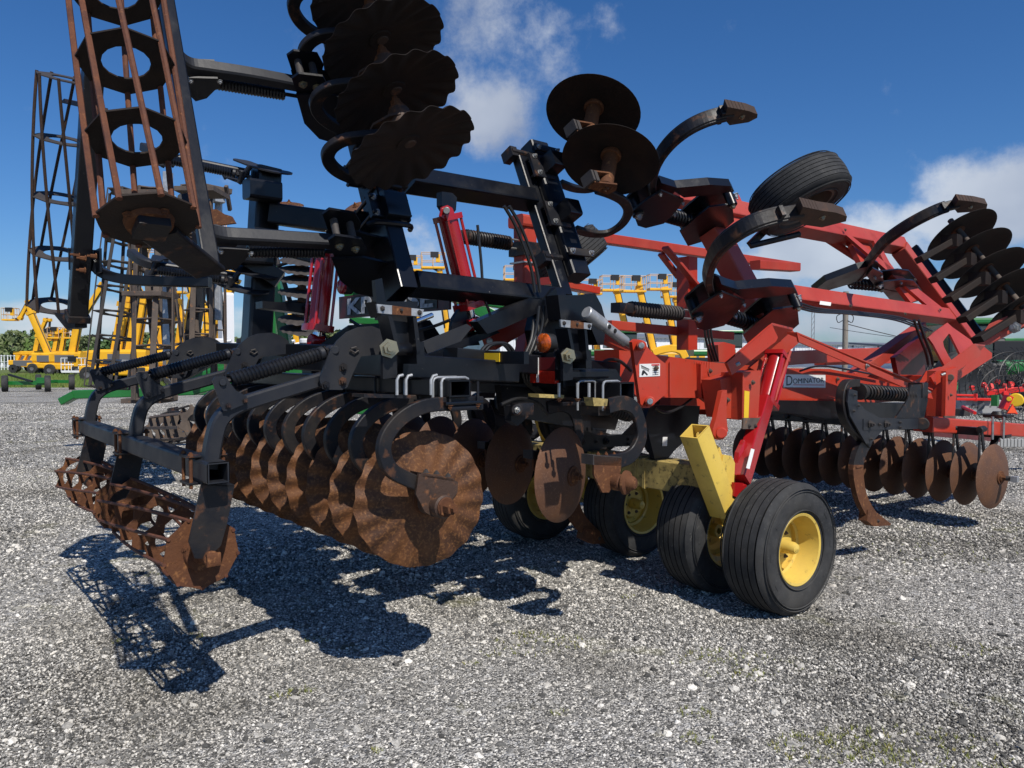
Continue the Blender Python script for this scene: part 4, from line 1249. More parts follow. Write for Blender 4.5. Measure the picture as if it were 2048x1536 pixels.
# ripper shanks: traced once on the centre frame, folded copies on the wing
VS = -2.45
def shank_unit(lowmat='rust'):
    g1 = B('slate_paint')
    gp = [(1698, 777), (1715, 782), (1715, 802), (1730, 819), (1761, 836), (1840, 836), (1840, 858), (1766, 860), (1742, 887), (1732, 887), (1700, 831), (1695, 804)]
    g1.prism([pv(x, y, VS + .05) for x, y in gp], L * .012)
    g1.prism([pv(x, y, VS + .055) for x, y in ((1727, 838), (1842, 837), (1841, 858), (1727, 860))], L * .006)
    for x, y in ((1740, 848), (1772, 848)): g1.bolt(pv(x, y, VS + .06), R, .020, .024, 'dark_grey_rust')
    for x, y in ((1759, 849), (1709, 790), (1717, 811), (1707, 822), (1742, 878), (1800, 845), (1800, 855)): g1.bolt(pv(x, y, VS + .06), R, .009, .01, 'dark_grey_rust')
    o = g1.out('shank_bracket', RP)
    k = B('worn_black')
    k.prism([pv(x, y, VS - .06) for x, y in gp], L * .012)
    arc = smoothpts([pv(x, y, VS) for x, y in ((1712, 766), (1693, 768), (1684, 785), (1683, 815), (1694, 845), (1716, 870), (1734, 888))], 4)
    k.sweep(arc, rect(.055, .06), L)
    k.prism([pv(x, y, VS + .05) for x, y in ((1790, 838), (1848, 838), (1856, 800), (1850, 768), (1822, 770), (1815, 800))], L * .012); k.prism([pv(x, y, VS - .05) for x, y in ((1790, 838), (1848, 838), (1856, 800), (1850, 768), (1822, 770), (1815, 800))], L * .012); k.box(pv(1836, 780, VS), .11, .11, .12); k.box(pv(1830, 846, VS), .16, .11, .08); k.cyl(pv(1845, 848, VS + .08), pv(1845, 848, VS - .08), .05, 16)
    k.out('shank_link', o)
    k = B('worn_black')
    p, q = pv(1722, 783, VS), pv(1822, 790, VS); d = (q - p).normalized()
    k.coil(p, q, .047, .0115, 17, seg=12); k.cyl(p, q, .03, 12); k.cyl(p - d * .03, p, .062, 18)
    k.out('shank_spring', o)
    k = B('worn_black')
    out_ = [(1724, 872), (1710, 899), (1702, 929), (1703, 960), (1712, 999), (1728, 1031), (1743, 1052)]; inn = [(1752, 1030), (1741, 1014), (1729, 990), (1723, 960), (1722, 929), (1729, 906), (1740, 886)]
    so_ = smoothpts([pv(x, y, VS) for x, y in out_], 3); si_ = smoothpts([pv(x, y, VS) for x, y in reversed(inn)], 3)
    n = min(len(so_), len(si_))
    for i in range(n - 1):
        h = L * .019
        a_, b_, c_, d_ = so_[i], so_[i + 1], si_[i + 1], si_[i]
        vs = [a_ - h, b_ - h, c_ - h, d_ - h, a_ + h, b_ + h, c_ + h, d_ + h]
        mm = 'worn_black' if i < n * .3 else lowmat
        k.add(vs, [(0, 3, 2, 1), (4, 5, 6, 7), (0, 1, 5, 4), (3, 7, 6, 2)], mm)
    k.box(pv(1712, 933, VS), .09, .05, .018, m='rust')
    sh = k.out('shank', o)
    t = B('rust' if lowmat == 'rust' else 'bar_brown')
    t.prism([pv(x, y, VS + .032) for x, y in ((1737, 1020), (1755, 1026), (1783, 1048), (1780, 1051), (1748, 1053), (1734, 1042))], L * .064)
    t.bolt(pv(1756, 1042, VS + .032), R, .01, .008, 'dark_grey_rust')
    t.out('ripper_point', o)
    return o
SU = shank_unit()
SHX = T(1722, 795, VS)[0]
def folded_shank(anchor, cl, wd, tip, link, bar, mount, s0, s1, piv):
    q = lambda x, y: hit(x, y, anchor, S1)
    k = B('worn_black')
    pts = smoothpts([q(*p) for p in cl], 4); n = len(pts)
    sc_ = [wd[0] + (wd[1] - wd[0]) * (i / (n - 1)) for i in range(n)]
    k.sweep(pts, rect(.045, 1.0 * .075, .006), S1, scales=None)
    k.sweep(pts[int(n * .35):int(n * .92)], rect(.030, .098, .006), S1)
    i0 = int(n * .86); k.box(pts[i0], .022, .105, .062, (pts[i0 + 1] - pts[i0]).normalized(), S1.cross((pts[i0 + 1] - pts[i0]).normalized()), S1)
    o = k.out('shank', RP)
    t = B('bar_brown'); t.prism([q(*p) + S1 * .028 for p in tip], -S1 * .056)
    for i in range(5):
        a_ = q(*tip[0]).lerp(q(*tip[1]), .15 + .17 * i); t.box(a_ - N1 * .004, .014, .010, .058, F, N1, S1)
    c_ = sum((q(*p) for p in tip), V((0, 0, 0))) / len(tip); t.bolt(c_ - S1 * .028, -S1, .013, .01, 'zinc')
    t.out('ripper_point', o)
    k = B('black_paint')
    for d in (.05, -.065): k.prism([q(*p) + S1 * d for p in link], S1 * .014)
    k.cyl(q(*piv) + S1 * .085, q(*piv) - S1 * .085, .042, 18); k.bolt(q(*piv) - S1 * .085, -S1, .022, .02, 'steel')
    for p in link[2:5]: k.bolt(q(p[0] - 3, p[1] + 6) - S1 * .066, -S1, .011, .014, 'steel')
    k.out('shank_link', o)
    k = B('black_paint'); k.prism([q(*p) + S1 * .03 for p in bar], -S1 * .06)
    k.bolt(q(*bar[-3]) - S1 * .05, -S1, .014, .03, 'steel'); k.out('trip_arm', o)
    k = B('black_paint')
    for d in (.055, -.07): k.prism([q(*p) + S1 * d for p in mount], S1 * .014)
    cc = sum((q(*p) for p in mount), V((0, 0, 0))) / len(mount); k.box(cc, .12, .10, .11, F, N1, S1)
    k.cyl(q(*mount[0]) + S1 * .08, q(*mount[0]) - S1 * .085, .035, 16); k.bolt(q(*mount[0]) - S1 * .085, -S1, .018, .014, 'zinc')
    k.out('shank_mount', o)
    k = B('black_paint'); a_, c_ = q(*s0), q(*s1); d = (c_ - a_).normalized()
    k.coil(a_, c_, .048, .0115, 12, seg=12); k.cyl(a_ - d * .03, c_ + d * .03, .026, 12); k.out('shank_spring', o)
def off(l, dx, dy, k=1.0): return [(1270 + (x - 1270) * k + dx, 411 + (y - 411) * k + dy) for x, y in l]
cl1 = [(1306, 392), (1303, 368), (1307, 343), (1319, 313), (1341, 284), (1371, 259), (1405, 241), (1440, 230), (1462, 226)]
tip1 = [(1452, 206), (1494, 214), (1512, 221), (1511, 228), (1494, 237), (1456, 243), (1446, 232)]
link1 = [(1259, 407), (1284, 386), (1317, 365), (1362, 384), (1346, 407), (1322, 432), (1286, 441), (1270, 436)]
bar1 = [(1320, 358), (1351, 368), (1417, 362), (1460, 365), (1466, 376), (1412, 383), (1365, 388)]
mount1 = [(1458, 392), (1462, 427), (1444, 443), (1396, 469), (1370, 477), (1354, 448), (1380, 424), (1412, 398)]
folded_shank(wn1(1440, 440, .08), cl1, (1, 1), tip1, link1, bar1, mount1, (1318, 425), (1386, 445), (1270, 411))
tip2 = [(1602, 404), (1640, 412), (1668, 416), (1690, 424), (1688, 434), (1640, 446), (1600, 440), (1592, 428)]
cl2 = [(1424, 590), (1416, 566), (1416, 545), (1424, 518), (1442, 490), (1474, 464), (1512, 444), (1556, 431), (1600, 424)]
folded_shank(wn1(1556, 640, .08), cl2, (1, 1), tip2, off(link1, 118, 202, 1.04), off(bar1, 118, 204, 1.04), off(mount1, 122, 204, 1.04), (1440, 628), (1512, 650), (1388, 613))
tip3 = [(1914, 394), (1950, 398), (1972, 403), (1970, 412), (1944, 418), (1912, 420), (1904, 410)]
cl3 = [(1716, 556), (1730, 540), (1744, 514), (1768, 484), (1804, 457), (1846, 433), (1884, 416), (1914, 408)]
folded_shank(wn1(1800, 560, .06), cl3, (1, 1), tip3, [(1728, 540), (1740, 524), (1760, 534), (1762, 552), (1800, 548), (1822, 550), (1840, 572), (1838, 588), (1796, 580), (1750, 566)], [(1624, 577), (1650, 556), (1714, 532), (1740, 526), (1744, 542), (1700, 562), (1652, 576)], [(1756, 566), (1800, 574), (1836, 590), (1800, 600), (1776, 590)], (1700, 566), (1780, 574), (1752, 556))
# a hidden centre shank whose point shows behind the smooth blades
sp_src = pv(1775, 1048, VS); sp_dst = pv(1236, 1082, -3.75)
sub(RP, SU, Matrix.Translation(sp_dst - sp_src))
sub(RP, SU, Matrix.Translation(pv(1086, 1036, -4.7) - sp_src))

# wing gauge tyre
WM2 = wheel_mesh(.35, .25, .19, 'grey_rust', 6)
add_wheel(pY(1598, 390, 5.35), -S1 + N1 * .1 + F * .1, WM2)
add_wheel(pY(1135, 520, 6.2), -S1 * .8 + F * .5, WM2)
b = B('worn_black'); b.beam(pY(1590, 400, 5.6), pY(1500, 490, 5.5), .05, .05, Z); b.cyl(pY(1500, 492, 5.4), pY(1600, 468, 5.4), .022, 12); P(b, 'gauge_wheel_arm')

# ------------------------------------------------------------------ front gangs
FD = azv(-37); fc0 = pY(2000, 955, 6.35)
b = B('worn_black'); b.cyl(fc0 + azv(143) * .10, fc0 + FD * 2.4, .022, 10, 'dark_grey_rust'); P(b, 'gang_shaft')
SM2 = disc_mesh(.282, .06, m='disc_smooth')
for k in range(13): disc_at(fc0 + FD * (.205 * k), azv(148), SM2)
b = B('steel'); b.box(fc0 + azv(143) * .11, .05, .05, .05, m='galvanised'); P(b, 'shaft_nut')
b = B('black_paint'); ga = fc0 + Z * .40 + FD * .12 - F * .16; b.beam(ga, ga + FD * 2.4, .06, .07, Z); P(b, 'gang_beam')
for k in range(12):
    b = B('worn_black'); c = fc0 + FD * (.205 * k + .1)
    b.beam(c + Z * .42 - F * .16, c + Z * .0 + F * -.02, .05, .012, L)
    b.beam(c + Z * .37 - F * .2, c - Z * .02 - F * .22, .04, .01, L)
    b.cyl(c + Z * .42 - F * .22, c + Z * .42 - F * .10, .028, 8)
    P(b, 'disc_scraper')
ax9 = V((-.25, .57, .775)).normalized()
hub9 = [(1915, 461, 6.1), (1943, 498, 5.98), (1971, 536, 5.86), (2004, 573, 5.74), (2040, 612, 5.62)]
SM9 = disc_mesh(.282, .06, m='shaded_rust')
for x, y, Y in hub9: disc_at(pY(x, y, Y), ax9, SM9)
b = B('grey_rust'); b.cyl(pY(1900, 440, 6.15), pY(2060, 632, 5.55), .024, 10); P(b, 'gang_shaft')
b = B('black_paint'); b.beam(pY(1830, 494, 6.3), pY(1972, 684, 5.7), .045, .05, N1); P(b, 'gang_beam')
for i, (x, y, Y) in enumerate(hub9):
    b = B('shaded_rust'); c = pY(x - 12, y + 22, Y - .1)
    q = pY(1838 + i * 29, 520 + i * 40, 6.0 - i * .13)
    b.beam(q, c, .05, .12, N1); b.box(c, .12, .12, .10, m='shaded_rust'); P(b, 'gang_hanger')
b = B('faded_red'); b.prism([pY(x, y, 5.5) for x, y in ((1952, 688), (1978, 648), (2060, 612), (2060, 645), (1974, 690))], F * .05)
b.bolt(pY(2030, 655, 5.45), -F, .03, .04, 'steel'); P(b, 'gang_plate')

k = B('white_decal'); plate(k, [(1706, 812), (1718, 812), (1718, 822), (1706, 822)], -3.39, .003); P(k, 'sticker')
for o in (0, 8):
    hose([pv(960 + o, 706, -3.0), pv(975 + o, 690, -3.0), pv(1005 + o, 688, -3.0), pv(1022 + o, 712, -3.0), pv(1012 + o, 742, -3.0)])
hose([pv(1192, 735, -2.9), pv(1215, 720, -2.9), pv(1240, 722, -2.9), pv(1262, 742, -2.9)])
hose([pv(1600, 742, -2.86), pv(1640, 732, -2.86), pv(1700, 740, -2.86), pv(1760, 752, -2.86)], .008)
hose([pv(1000, 810, -3.0), pv(1040, 796, -3.0), pv(1075, 806, -3.0), pv(1096, 830, -3.0)], .010)
b = B('worn_black'); b.box(pv(1044, 818, -2.75), .10, .06, .06); b.cyl(pv(1034, 820, -2.7), pv(1034, 820, -2.8), .028, 16); b.bolt(pv(1034, 820, -2.69), R, .012, .012, 'steel'); plate(b, [(1024, 812), (1056, 806), (1060, 830), (1036, 852), (1022, 842)], -2.8, .05); P(b, 'valve_block')
b = B('dirty_yellow'); plate(b, [(1185, 795), (1216, 798), (1214, 812), (1188, 812)], -2.5, .06); plate(b, [(1078, 788), (1128, 790), (1128, 797), (1078, 795)], -2.7, .08); P(b, 'mossy_clamp')
for x, v in ((1118, -2.7), (1155, -2.65), (1178, -2.6)):
    b = B('galvanised'); b.tube([pv(x, 766, v), pv(x, 794, v)], .008, 8); b.bolt(pv(x, 797, v), -Z, .012, .012, 'rust'); P(b, 'clamp_bolt')
for x in (794, 812, 862):
    b = B('galvanised'); b.tube([pv(x, 790, -2.6), pv(x, 760, -2.6), pv(x + 4, 752, -2.6), pv(x + 12, 750, -2.6)], .0065, 8); P(b, 'u_bolt')
b = B('worn_black'); plate(b, [(728, 788), (822, 790), (822, 797), (728, 795)], -2.62, .10); P(b, 'clamp_plate')

for i in range(4):
    o = i * 5
    hose([pv(1068 + o, 640, -3.05), pv(1062 + o * 1.4, 680, -3.0), pv(1046 + o * 1.6, 722, -2.98), pv(1050 + o, 762, -3.0), pv(1075 + o, 786, -3.1)], .0085)
for i in range(3):
    o = i * 7
    hose([wn1(1560 + o, 600 - o * .4, .08), wn1(1620 + o, 622 - o * .4, .10), wn1(1700 + o, 628 - o * .3, .09), wn1(1790 + o, 640 - o * .3, .08), wn1(1850 + o, 662, .06)], .009)
hose([pv(700, 640, -3.6), pv(740, 662, -3.5), pv(800, 668, -3.4), pv(860, 655, -3.3), pv(900, 640, -3.2)], .009)
hose([pv(955, 450, -3.2), pv(962, 520, -3.2), pv(968, 590, -3.2), pv(985, 640, -3.2)], .008)

# weld beads and bolt heads on the red frame
def bead(pts, m='red_paint', r=.006):
    b = B(m); b.tube(smoothpts(pts, 3), r, 6); P(b, 'weld_bead')
bead([pv(1402, 728, -2.865), pv(1402, 795, -2.865)]); bead([pv(1486, 746, -2.615), pv(1485, 836, -2.615)]); bead([pv(1892, 744, -2.615), pv(1890, 832, -2.615)])
bead([pv(1340, 724, -2.89), pv(1340, 793, -2.89)]); bead([pv(1560, 738, -2.89), pv(1558, 795, -2.89)])
for x, y, v in ((1312, 736, -2.69), (1420, 742, -2.86), (1420, 780, -2.86), (1505, 765, -2.6), (1901, 790, -2.6), (1690, 770, -2.89), (1675, 758, -2.89), (1540, 752, -2.89), (1455, 800, -2.69), (1470, 830, -2.69)):
    b = B('grey_rust'); b.bolt(pv(x, y, v), R, .012, .012, 'grey_rust'); P(b, 'bolt_head')
for x, y in ((1440, 500), (1500, 620), (1600, 598), (1700, 612), (1810, 628), (1830, 560), (1880, 620), (1560, 425), (1690, 460)):
    b = B('faded_red'); c = wn1(x, y, .085); b.bolt(c, N1, .013, .010, 'grey_rust'); P(b, 'bolt_head')
k = B('white_decal'); k.prism([wn1(x, y, .092) for x, y in ((1640, 602), (1662, 605), (1661, 612), (1639, 609))], N1 * .002); P(k, 'sticker')
# ------------------------------------------------------------------ background machines and buildings
def TH_(name, loc, label, cat, group=None): return thing(name, loc, label, cat, group)
def seg(root, name, pts, w, h, m, up=V((0, 1, 0))):
    b = B(m)
    for a_, c_ in zip(pts[:-1], pts[1:]): b.beam(a_, c_, w, h, up, r=.02)
    return b.out(name, root)
def basket(root, c, w=1.9, d=.9, h=1.1, m='lift_cream', fm='lift_yellow', yaw=0.0):
    X = V((cos(yaw), sin(yaw), 0)); Yv = V((-sin(yaw), cos(yaw), 0))
    b = B(fm); b.box(c, w, d, .16, X, Yv, Z, r=.02); o = b.out('platform', root)
    b = B(m)
    cs = [c + X * (a * w / 2) + Yv * (e * d / 2) for a, e in ((-1, -1), (1, -1), (1, 1), (-1, 1))]
    for hh in (.5, h):
        for i in range(4): b.tube([cs[i] + Z * hh, cs[(i + 1) % 4] + Z * hh], .03, 5)
    for i in range(4):
        b.tube([cs[i], cs[i] + Z * h], .03, 5)
        mm = (cs[i] + cs[(i + 1) % 4]) / 2
        b.tube([mm, mm + Z * h], .03, 5)
    b.out('guard_rail', o)
    b = B('lift_black'); b.box(c + Z * .95 - Yv * d * .45 + X * .1, .6, .3, .4, X, Yv, Z); b.box(c + Z * .7 + X * .35 - Yv * d * .4, .3, .25, .6, X, Yv, Z, 'lift_yellow'); b.out('control_box', o)
    return o
def boom_lift(label, Y, joints, bpx, w=.42, bask=(1.9, 'lift_cream'), chassis=True, cx=None, base=None, bw=None):
    # joints: boom polyline in photo pixels at depth Y, from the turret up; bpx: basket floor centre
    g = V((pY(joints[0][0] if cx is None else cx, 760, Y).x, Y, 0))
    r = TH_('boom_lift', g, label, 'boom lift', 'yellow boom lifts standing behind the machinery')
    pts = [pY(x, y, Y) for x, y in joints]
    ws = [w * (1 - .22 * i) for i in range(len(pts))]
    for i in range(len(pts) - 1):
        b = B('lift_yellow'); b.beam(pts[i], pts[i + 1], ws[i], ws[i], V((0, 1, 0)), r=.03)
        d = (pts[i + 1] - pts[i]).normalized()
        b.box(pts[i + 1], .3, ws[i] * 1.25, ws[i] * 1.25, d, V((0, 1, 0)), d.cross(V((0, 1, 0))), 'lift_yellow')
        k = pts[i] + (pts[i + 1] - pts[i]) * .5
        s_ = d.cross(V((0, 1, 0)))
        b.tube([pts[i] + s_ * ws[i] * .7, k + s_ * ws[i] * .75], .06, 6, 'lift_black')
        b.tube([pts[i] - s_ * ws[i] * .55 - V((0, .1, 0)), pts[i + 1] - s_ * ws[i] * .55 - V((0, .1, 0))], .05, 5, 'lift_black')
        b.out('boom', r)
    if bpx:
        c = pY(bpx[0], bpx[1], Y); basket(r, c, bask[0], .9, 1.1, bask[1], yaw=.15)
        b = B('lift_black'); b.beam(pts[-1], c, .16, .16, V((0, 1, 0))); b.out('jib', r)
    if chassis:
        b = B('lift_yellow'); b.box(g + Z * .75, 3.4, 2.0, .5, V((1, 0, 0)), V((0, 1, 0)), Z, r=.08)
        b.out('chassis', r)
        b = B('lift_yellow'); b.box(g + Z * 1.5, 2.6, 1.8, .9, V((1, 0, 0)), V((0, 1, 0)), Z, r=.15); b.box(g + Z * 1.4 - V((0, .92, 0)), 1.6, .06, .6, V((1, 0, 0)), V((0, 1, 0)), Z, 'lift_grey')
        b.beam(g + Z * 1.9, pts[0], .7, .6, V((0, 1, 0)), 'lift_yellow'); b.out('turret', r)
        for sx_ in (-1.15, 1.15):
            for sy_ in (-1.0, 1.0):
                b = B('rubber'); c = g + V((sx_, sy_, .48)); b.lathe([(-.18, .2), (-.18, .44), (-.12, .48), (.12, .48), (.18, .44), (.18, .2)], c, (0, 1, 0), 20)
                b.lathe([(-.15, .2), (-.12, .05), (-.12, .0001)], c, (0, 1, 0), 16, 'lift_grey'); b.lathe([(.15, .2), (.12, .05), (.12, .0001)], c, (0, 1, 0), 16, 'lift_grey'); b.out('wheel', r)
    return r
NB = 'yellow boom lift with its '
boom_lift('long articulated boom lift at far left, basket hanging low over the trees', 70, [(104, 722), (62, 626), (58, 604), (41, 636)], (21, 640), .52, (1.15, 'lift_cream'))
boom_lift('boom lift with a folded twin boom rising left of the crossed pair', 78, [(68, 722), (78, 672), (92, 640), (100, 640)], (97, 680), .45, (.9, 'lift_cream'))
boom_lift('boom lift just right of the long crossing boom, small pale basket on top', 78, [(106, 722), (116, 665), (127, 662)], (110, 676), .40, (1.1, 'lift_cream'))
boom_lift('boom lift with slim arm leaning right below the hanging reel foot', 76, [(119, 722), (131, 660)], (143, 676), .38, (1.1, 'lift_cream'))
boom_lift('boom lift with a thick lettered arm beside the rusty reel stack', 62, [(143, 722), (156, 650), (206, 570)], None, .52)
# second row behind the rusty reels
row2 = [([(232, 722), (252, 610), (300, 470)], (312, 452), 46, 'boom lift with a tall arm seen through the leftmost rusty reel'),
        ([(262, 724), (284, 600), (262, 560), (290, 480)], (268, 470), 42, 'boom lift with a bent arm behind the second rusty reel'),
        ([(318, 724), (348, 600), (330, 560)], (322, 540), 44, 'boom lift left of the galvanised post'),
        ([(372, 722), (398, 560), (420, 500)], (418, 480), 40, 'boom lift right of the galvanised post with a steep arm'),
        ([(410, 722), (424, 640), (390, 590), (372, 520)], None, 38, 'boom lift with a broad yellow arm behind the rightmost rusty reel'),
        ([(452, 722), (440, 620), (470, 560)], (480, 545), 48, 'boom lift partly hidden by the black wing arm')]
for j, bp, Y, lb in row2: boom_lift(lb, Y, j, bp, .62, (1.6, 'lift_cream'))
row2 += [([(296, 722), (318, 650), (322, 600)], None, 50, 'short yellow boom between the second rusty reel and the galvanised post'),
         ([(355, 722), (366, 640), (352, 590)], (350, 585), 52, 'boom lift close right of the galvanised post, arm bent left')]
for j, bp, Y, lb in row2[-2:]: boom_lift(lb, Y, j, bp, .5, (1.5, 'lift_cream'))
row3 = [([(545, 720), (552, 640), (540, 585)], (545, 575), 60, 'boom lift showing under the folded far wing beside the green frame'),
        ([(600, 720), (588, 640)], (590, 630), 60, 'boom lift half hidden by the upright stack of discs'),
        ([(850, 720), (842, 690), (826, 548)], (822, 541), 58, 'boom lift with basket just left of the red cylinder'),
        ([(905, 720), (896, 660), (880, 545)], (866, 536), 56, 'boom lift with wide basket behind the red cylinder'),
        ([(1040, 720), (1040, 590)], (1030, 560), 60, 'boom lift behind the red post of the frame'),
        ([(1195, 712), (1183, 592)], (1180, 588), 58, 'boom lift with basket right of the front toolbar foot'),
        ([(1262, 706), (1233, 582)], (1224, 581), 57, 'leftmost of the three boom lifts in the gap below the sky, arm upright'),
        ([(1309, 710), (1278, 575)], (1266, 583), 55, 'middle of the three boom lifts in the gap below the sky'),
        ([(1353, 706), (1329, 578)], (1318, 579), 57, 'rightmost of the three boom lifts, basket next to the red post'),
        ([(1372, 712), (1352, 600)], (1346, 594), 60, 'boom lift standing right behind the red upright post')]
for j, bp, Y, lb in row3: boom_lift(lb, Y, j, bp, .42, (1.75, 'lift_cream'), chassis=True)

# low yellow machines and the white basket at left
def low_lift(px, Y, label, w=3.7):
    g = V((pY(px, 740, Y).x, Y, 0)); r = TH_('access_platform', g, label, 'lift machine', 'low yellow lift machines parked behind the grass')
    X = V((1, 0, 0)); Yv = V((0, 1, 0))
    b = B('lift_yellow'); b.box(g + Z * 1.0, w, 1.6, .5, X, Yv, Z, r=.08); b.box(g + Z * 1.95, w * .95, .4, .35, X, Yv, Z, r=.05); b.out('chassis', r)
    b = B('lift_yellow')
    for i in range(5): b.beam(g + X * (-w * .4 + i * w * .18) + Z * 1.2, g + X * (-w * .3 + i * w * .18) + Z * 1.9, .16, .3, Yv)
    b.out('frame', r)
    b = B('lift_grey'); b.box(g + Z * .95 - Yv * .85 - X * .4, w * .5, .1, .55, X, Yv, Z, 'lift_grey'); b.out('engine_cover', r)
    for s_ in (-1, 1):
        b = B('rubber'); b.lathe([(-.15, .1), (-.15, .42), (.15, .42), (.15, .1)], g + X * s_ * w * .36 - Yv * .8 + Z * .42, Yv, 18); b.out('wheel', r)
low_lift(66, 72, 'low yellow lift machine nearest the white crates at far left')
low_lift(128, 72, 'low yellow lift machine between the left machine and the white basket')
low_lift(188, 74, 'low yellow lift machine behind the foot of the leftmost rusty reel')
g = pY(150, 742, 55); g.z = .45; r = TH_('work_basket', V((g.x, 55, 0)), 'white empty work basket resting on the grass at left', 'basket')
basket(r, g, 1.5, .9, 1.0, 'white_paint', 'white_paint')
for i in range(7):
    Y = 88 + i * .6; x = pY(-20 + i * 13, 730, Y).x
    r = TH_('crate', V((x, Y, 0)), 'white wire crate in the row at the far left edge', 'crate', 'row of white crates by the trees')
    b = B('white_paint')
    for zz_ in (.3, 1.0, 1.7): b.box(V((x, Y, zz_)), .8, .7, .06, V((1, 0, 0)), V((0, 1, 0)), Z)
    for a_ in (-.38, 0, .38):
        for e in (-.33, .33): b.tube([V((x + a_, Y + e, 0)), V((x + a_, Y + e, 1.8))], .04, 5)
    b.box(V((x - .1, Y, .65)), .5, .5, .5, V((1, 0, 0)), V((0, 1, 0)), Z)
    b.out('frame', r)

# wagon running gear
g = V((pY(70, 780, 33).x, 33, 0)); r = TH_('wagon_gear', g, 'green wagon running gear with four grey tyres on the gravel at left', 'wagon')
for dx, dy in ((-.93, -.6), (.95, -.6), (-.8, 1.5), (.75, 1.5)):
    b = B('rubber'); c = g + V((dx, dy, .36)); b.lathe([(-.1, .18), (-.12, .33), (-.08, .36), (.08, .36), (.12, .33), (.1, .18)], c, V((.85, .53, 0)), 24); b.lathe([(-.09, .18), (-.03, .05), (-.03, .0001)], c, V((.85, .53, 0)), 16, 'lift_yellow'); b.out('wheel', r)
b = B('green_paint'); b.beam(g + V((-.8, -.55, .38)), g + V((.8, -.55, .38)), .16, .16, Z); b.beam(g + V((-.7, 1.5, .38)), g + V((.7, 1.5, .38)), .14, .14, Z); b.beam(g + V((-.2, -.5, .4)), g + V((.1, 1.5, .4)), .12, .12, Z)
b.box(g + V((.75, -.7, .5)), .4, .1, .25, V((1, 0, 0)), V((0, 1, 0)), Z); b.out('axle_frame', r)
b = B('lift_black'); b.beam(g + V((-.75, -.6, .75)), g + V((.4, -.8, .45)), .1, .08, Z); b.out('draw_pole', r)

# folded tillage machines behind: rusty reels, posts, green frames
def flat_reel(root, p, q, rad, nb, npl, m, bw=.045, tw=.5, nm='roller'):
    p, q = V(p), V(q); ax = (q - p).normalized(); e = ax.orthogonal().normalized(); g_ = ax.cross(e); Ln = (q - p).length
    o = None
    for j in range(npl):
        t = j / (npl - 1); c = p + ax * Ln * t
        ou = []; inn = []
        for i in range(nb * 2):
            a_ = pi * i / nb + tw * t; rr_ = rad * (1 if i % 2 == 0 else .78)
            ou.append(c + (e * cos(a_) + g_ * sin(a_)) * rr_); inn.append(c + (e * cos(a_) + g_ * sin(a_)) * rad * .5)
        b = B(m); b.ring(c, ax, ou, inn, .012)
        if o is None: o = b.out(nm, root)
        else: b.out('reel_plate', o)
    for i in range(nb):
        a0_ = 2 * pi * i / nb; pts = [p + ax * Ln * t / 8 + (e * cos(a0_ + tw * t / 8) + g_ * sin(a0_ + tw * t / 8)) * rad for t in range(9)]
        b = B(m); b.sweep(pts, rect(bw, .014, .002), ax.cross(pts[4] - (p + ax * Ln * .5)).cross(ax)); b.out('reel_bar', o)
    return o
rs = TH_('folded_harrow', V((pY(300, 800, 9.5).x, 9.5, 0)), 'folded harrow with upright rusty rolling baskets and a galvanised post, behind the left reel', 'farm implement')
flat_reel(rs, pY(215, 775, 9.0), pY(258, 388, 9.4), .25, 7, 9, 'dark_grey_rust', .04, .5)
flat_reel(rs, pY(310, 800, 8.0), pY(300, 385, 8.3), .22, 6, 9, 'grey_rust', .06, .7)
flat_reel(rs, pY(345, 690, 9.6), pY(318, 560, 9.6), .17, 5, 4, 'grey_rust', .05, .7)
flat_reel(rs, pY(400, 720, 8.6), pY(392, 375, 8.8), .17, 5, 8, 'grey_rust', .06, .6)
flat_reel(rs, pY(436, 760, 9.4), pY(428, 560, 9.4), .13, 5, 5, 'grey_rust', .05, .6)
b = B('galvanised'); b.beam(pY(336, 720, 8.7), pY(336, 345, 8.9), .09, .09, V((0, 1, 0))); b.box(pY(336, 400, 8.85), .14, .14, .1); b.box(pY(336, 595, 8.75), .13, .13, .03, m='galv_dull'); b.box(pY(437, 392, 8.8), .12, .12, .16)
b.beam(pY(437, 640, 8.8), pY(437, 395, 8.9), .07, .07, V((0, 1, 0))); b.out('post', rs)
b = B('grey_rust')
for x, y in ((300, 800), (302, 590), (300, 392), (404, 385)): b.box(pY(x, y, 8.1), .42, .42, .05, V((1, 0, 0)), V((0, 1, 0)), Z)
b.beam(pY(398, 372, 8.7), pY(460, 385, 8.9), .06, .2, V((0, 1, 0))); b.beam(pY(452, 372, 8.7), pY(460, 420, 8.9), .04, .05, V((0, 1, 0)));
b.out('bearing_plate', rs)
b = B('rust'); b.prism([pY(x, y, 8.0) for x, y in ((412, 420), (432, 418), (448, 428), (462, 432), (470, 446), (425, 452))], V((0, .05, 0))); b.out('bracket', rs)
b = B('bright_red'); b.prism([pY(x, y, 9.8) for x, y in ((233, 648), (238, 646), (241, 688), (230, 690))], V((0, .01, 0))); b.tube([pY(236, 725, 9.81), pY(237, 640, 9.81)], .012, 6, 'green_paint'); b.out('warning_flag', rs)
b = B('lift_black'); b.beam(pY(378, 720, 10), pY(400, 560, 10), .16, .14, V((0, 1, 0))); b.beam(pY(345, 760, 10), pY(420, 720, 10), .16, .14, V((0, 1, 0))); b.beam(pY(210, 775, 9.5), pY(340, 740, 9.8), .05, .05, V((0, 1, 0)));
b.beam(pY(208, 722, 9.2), pY(262, 724, 9.2), .05, .05, V((0, 1, 0)), 'galvanised'); b.out('frame', rs)

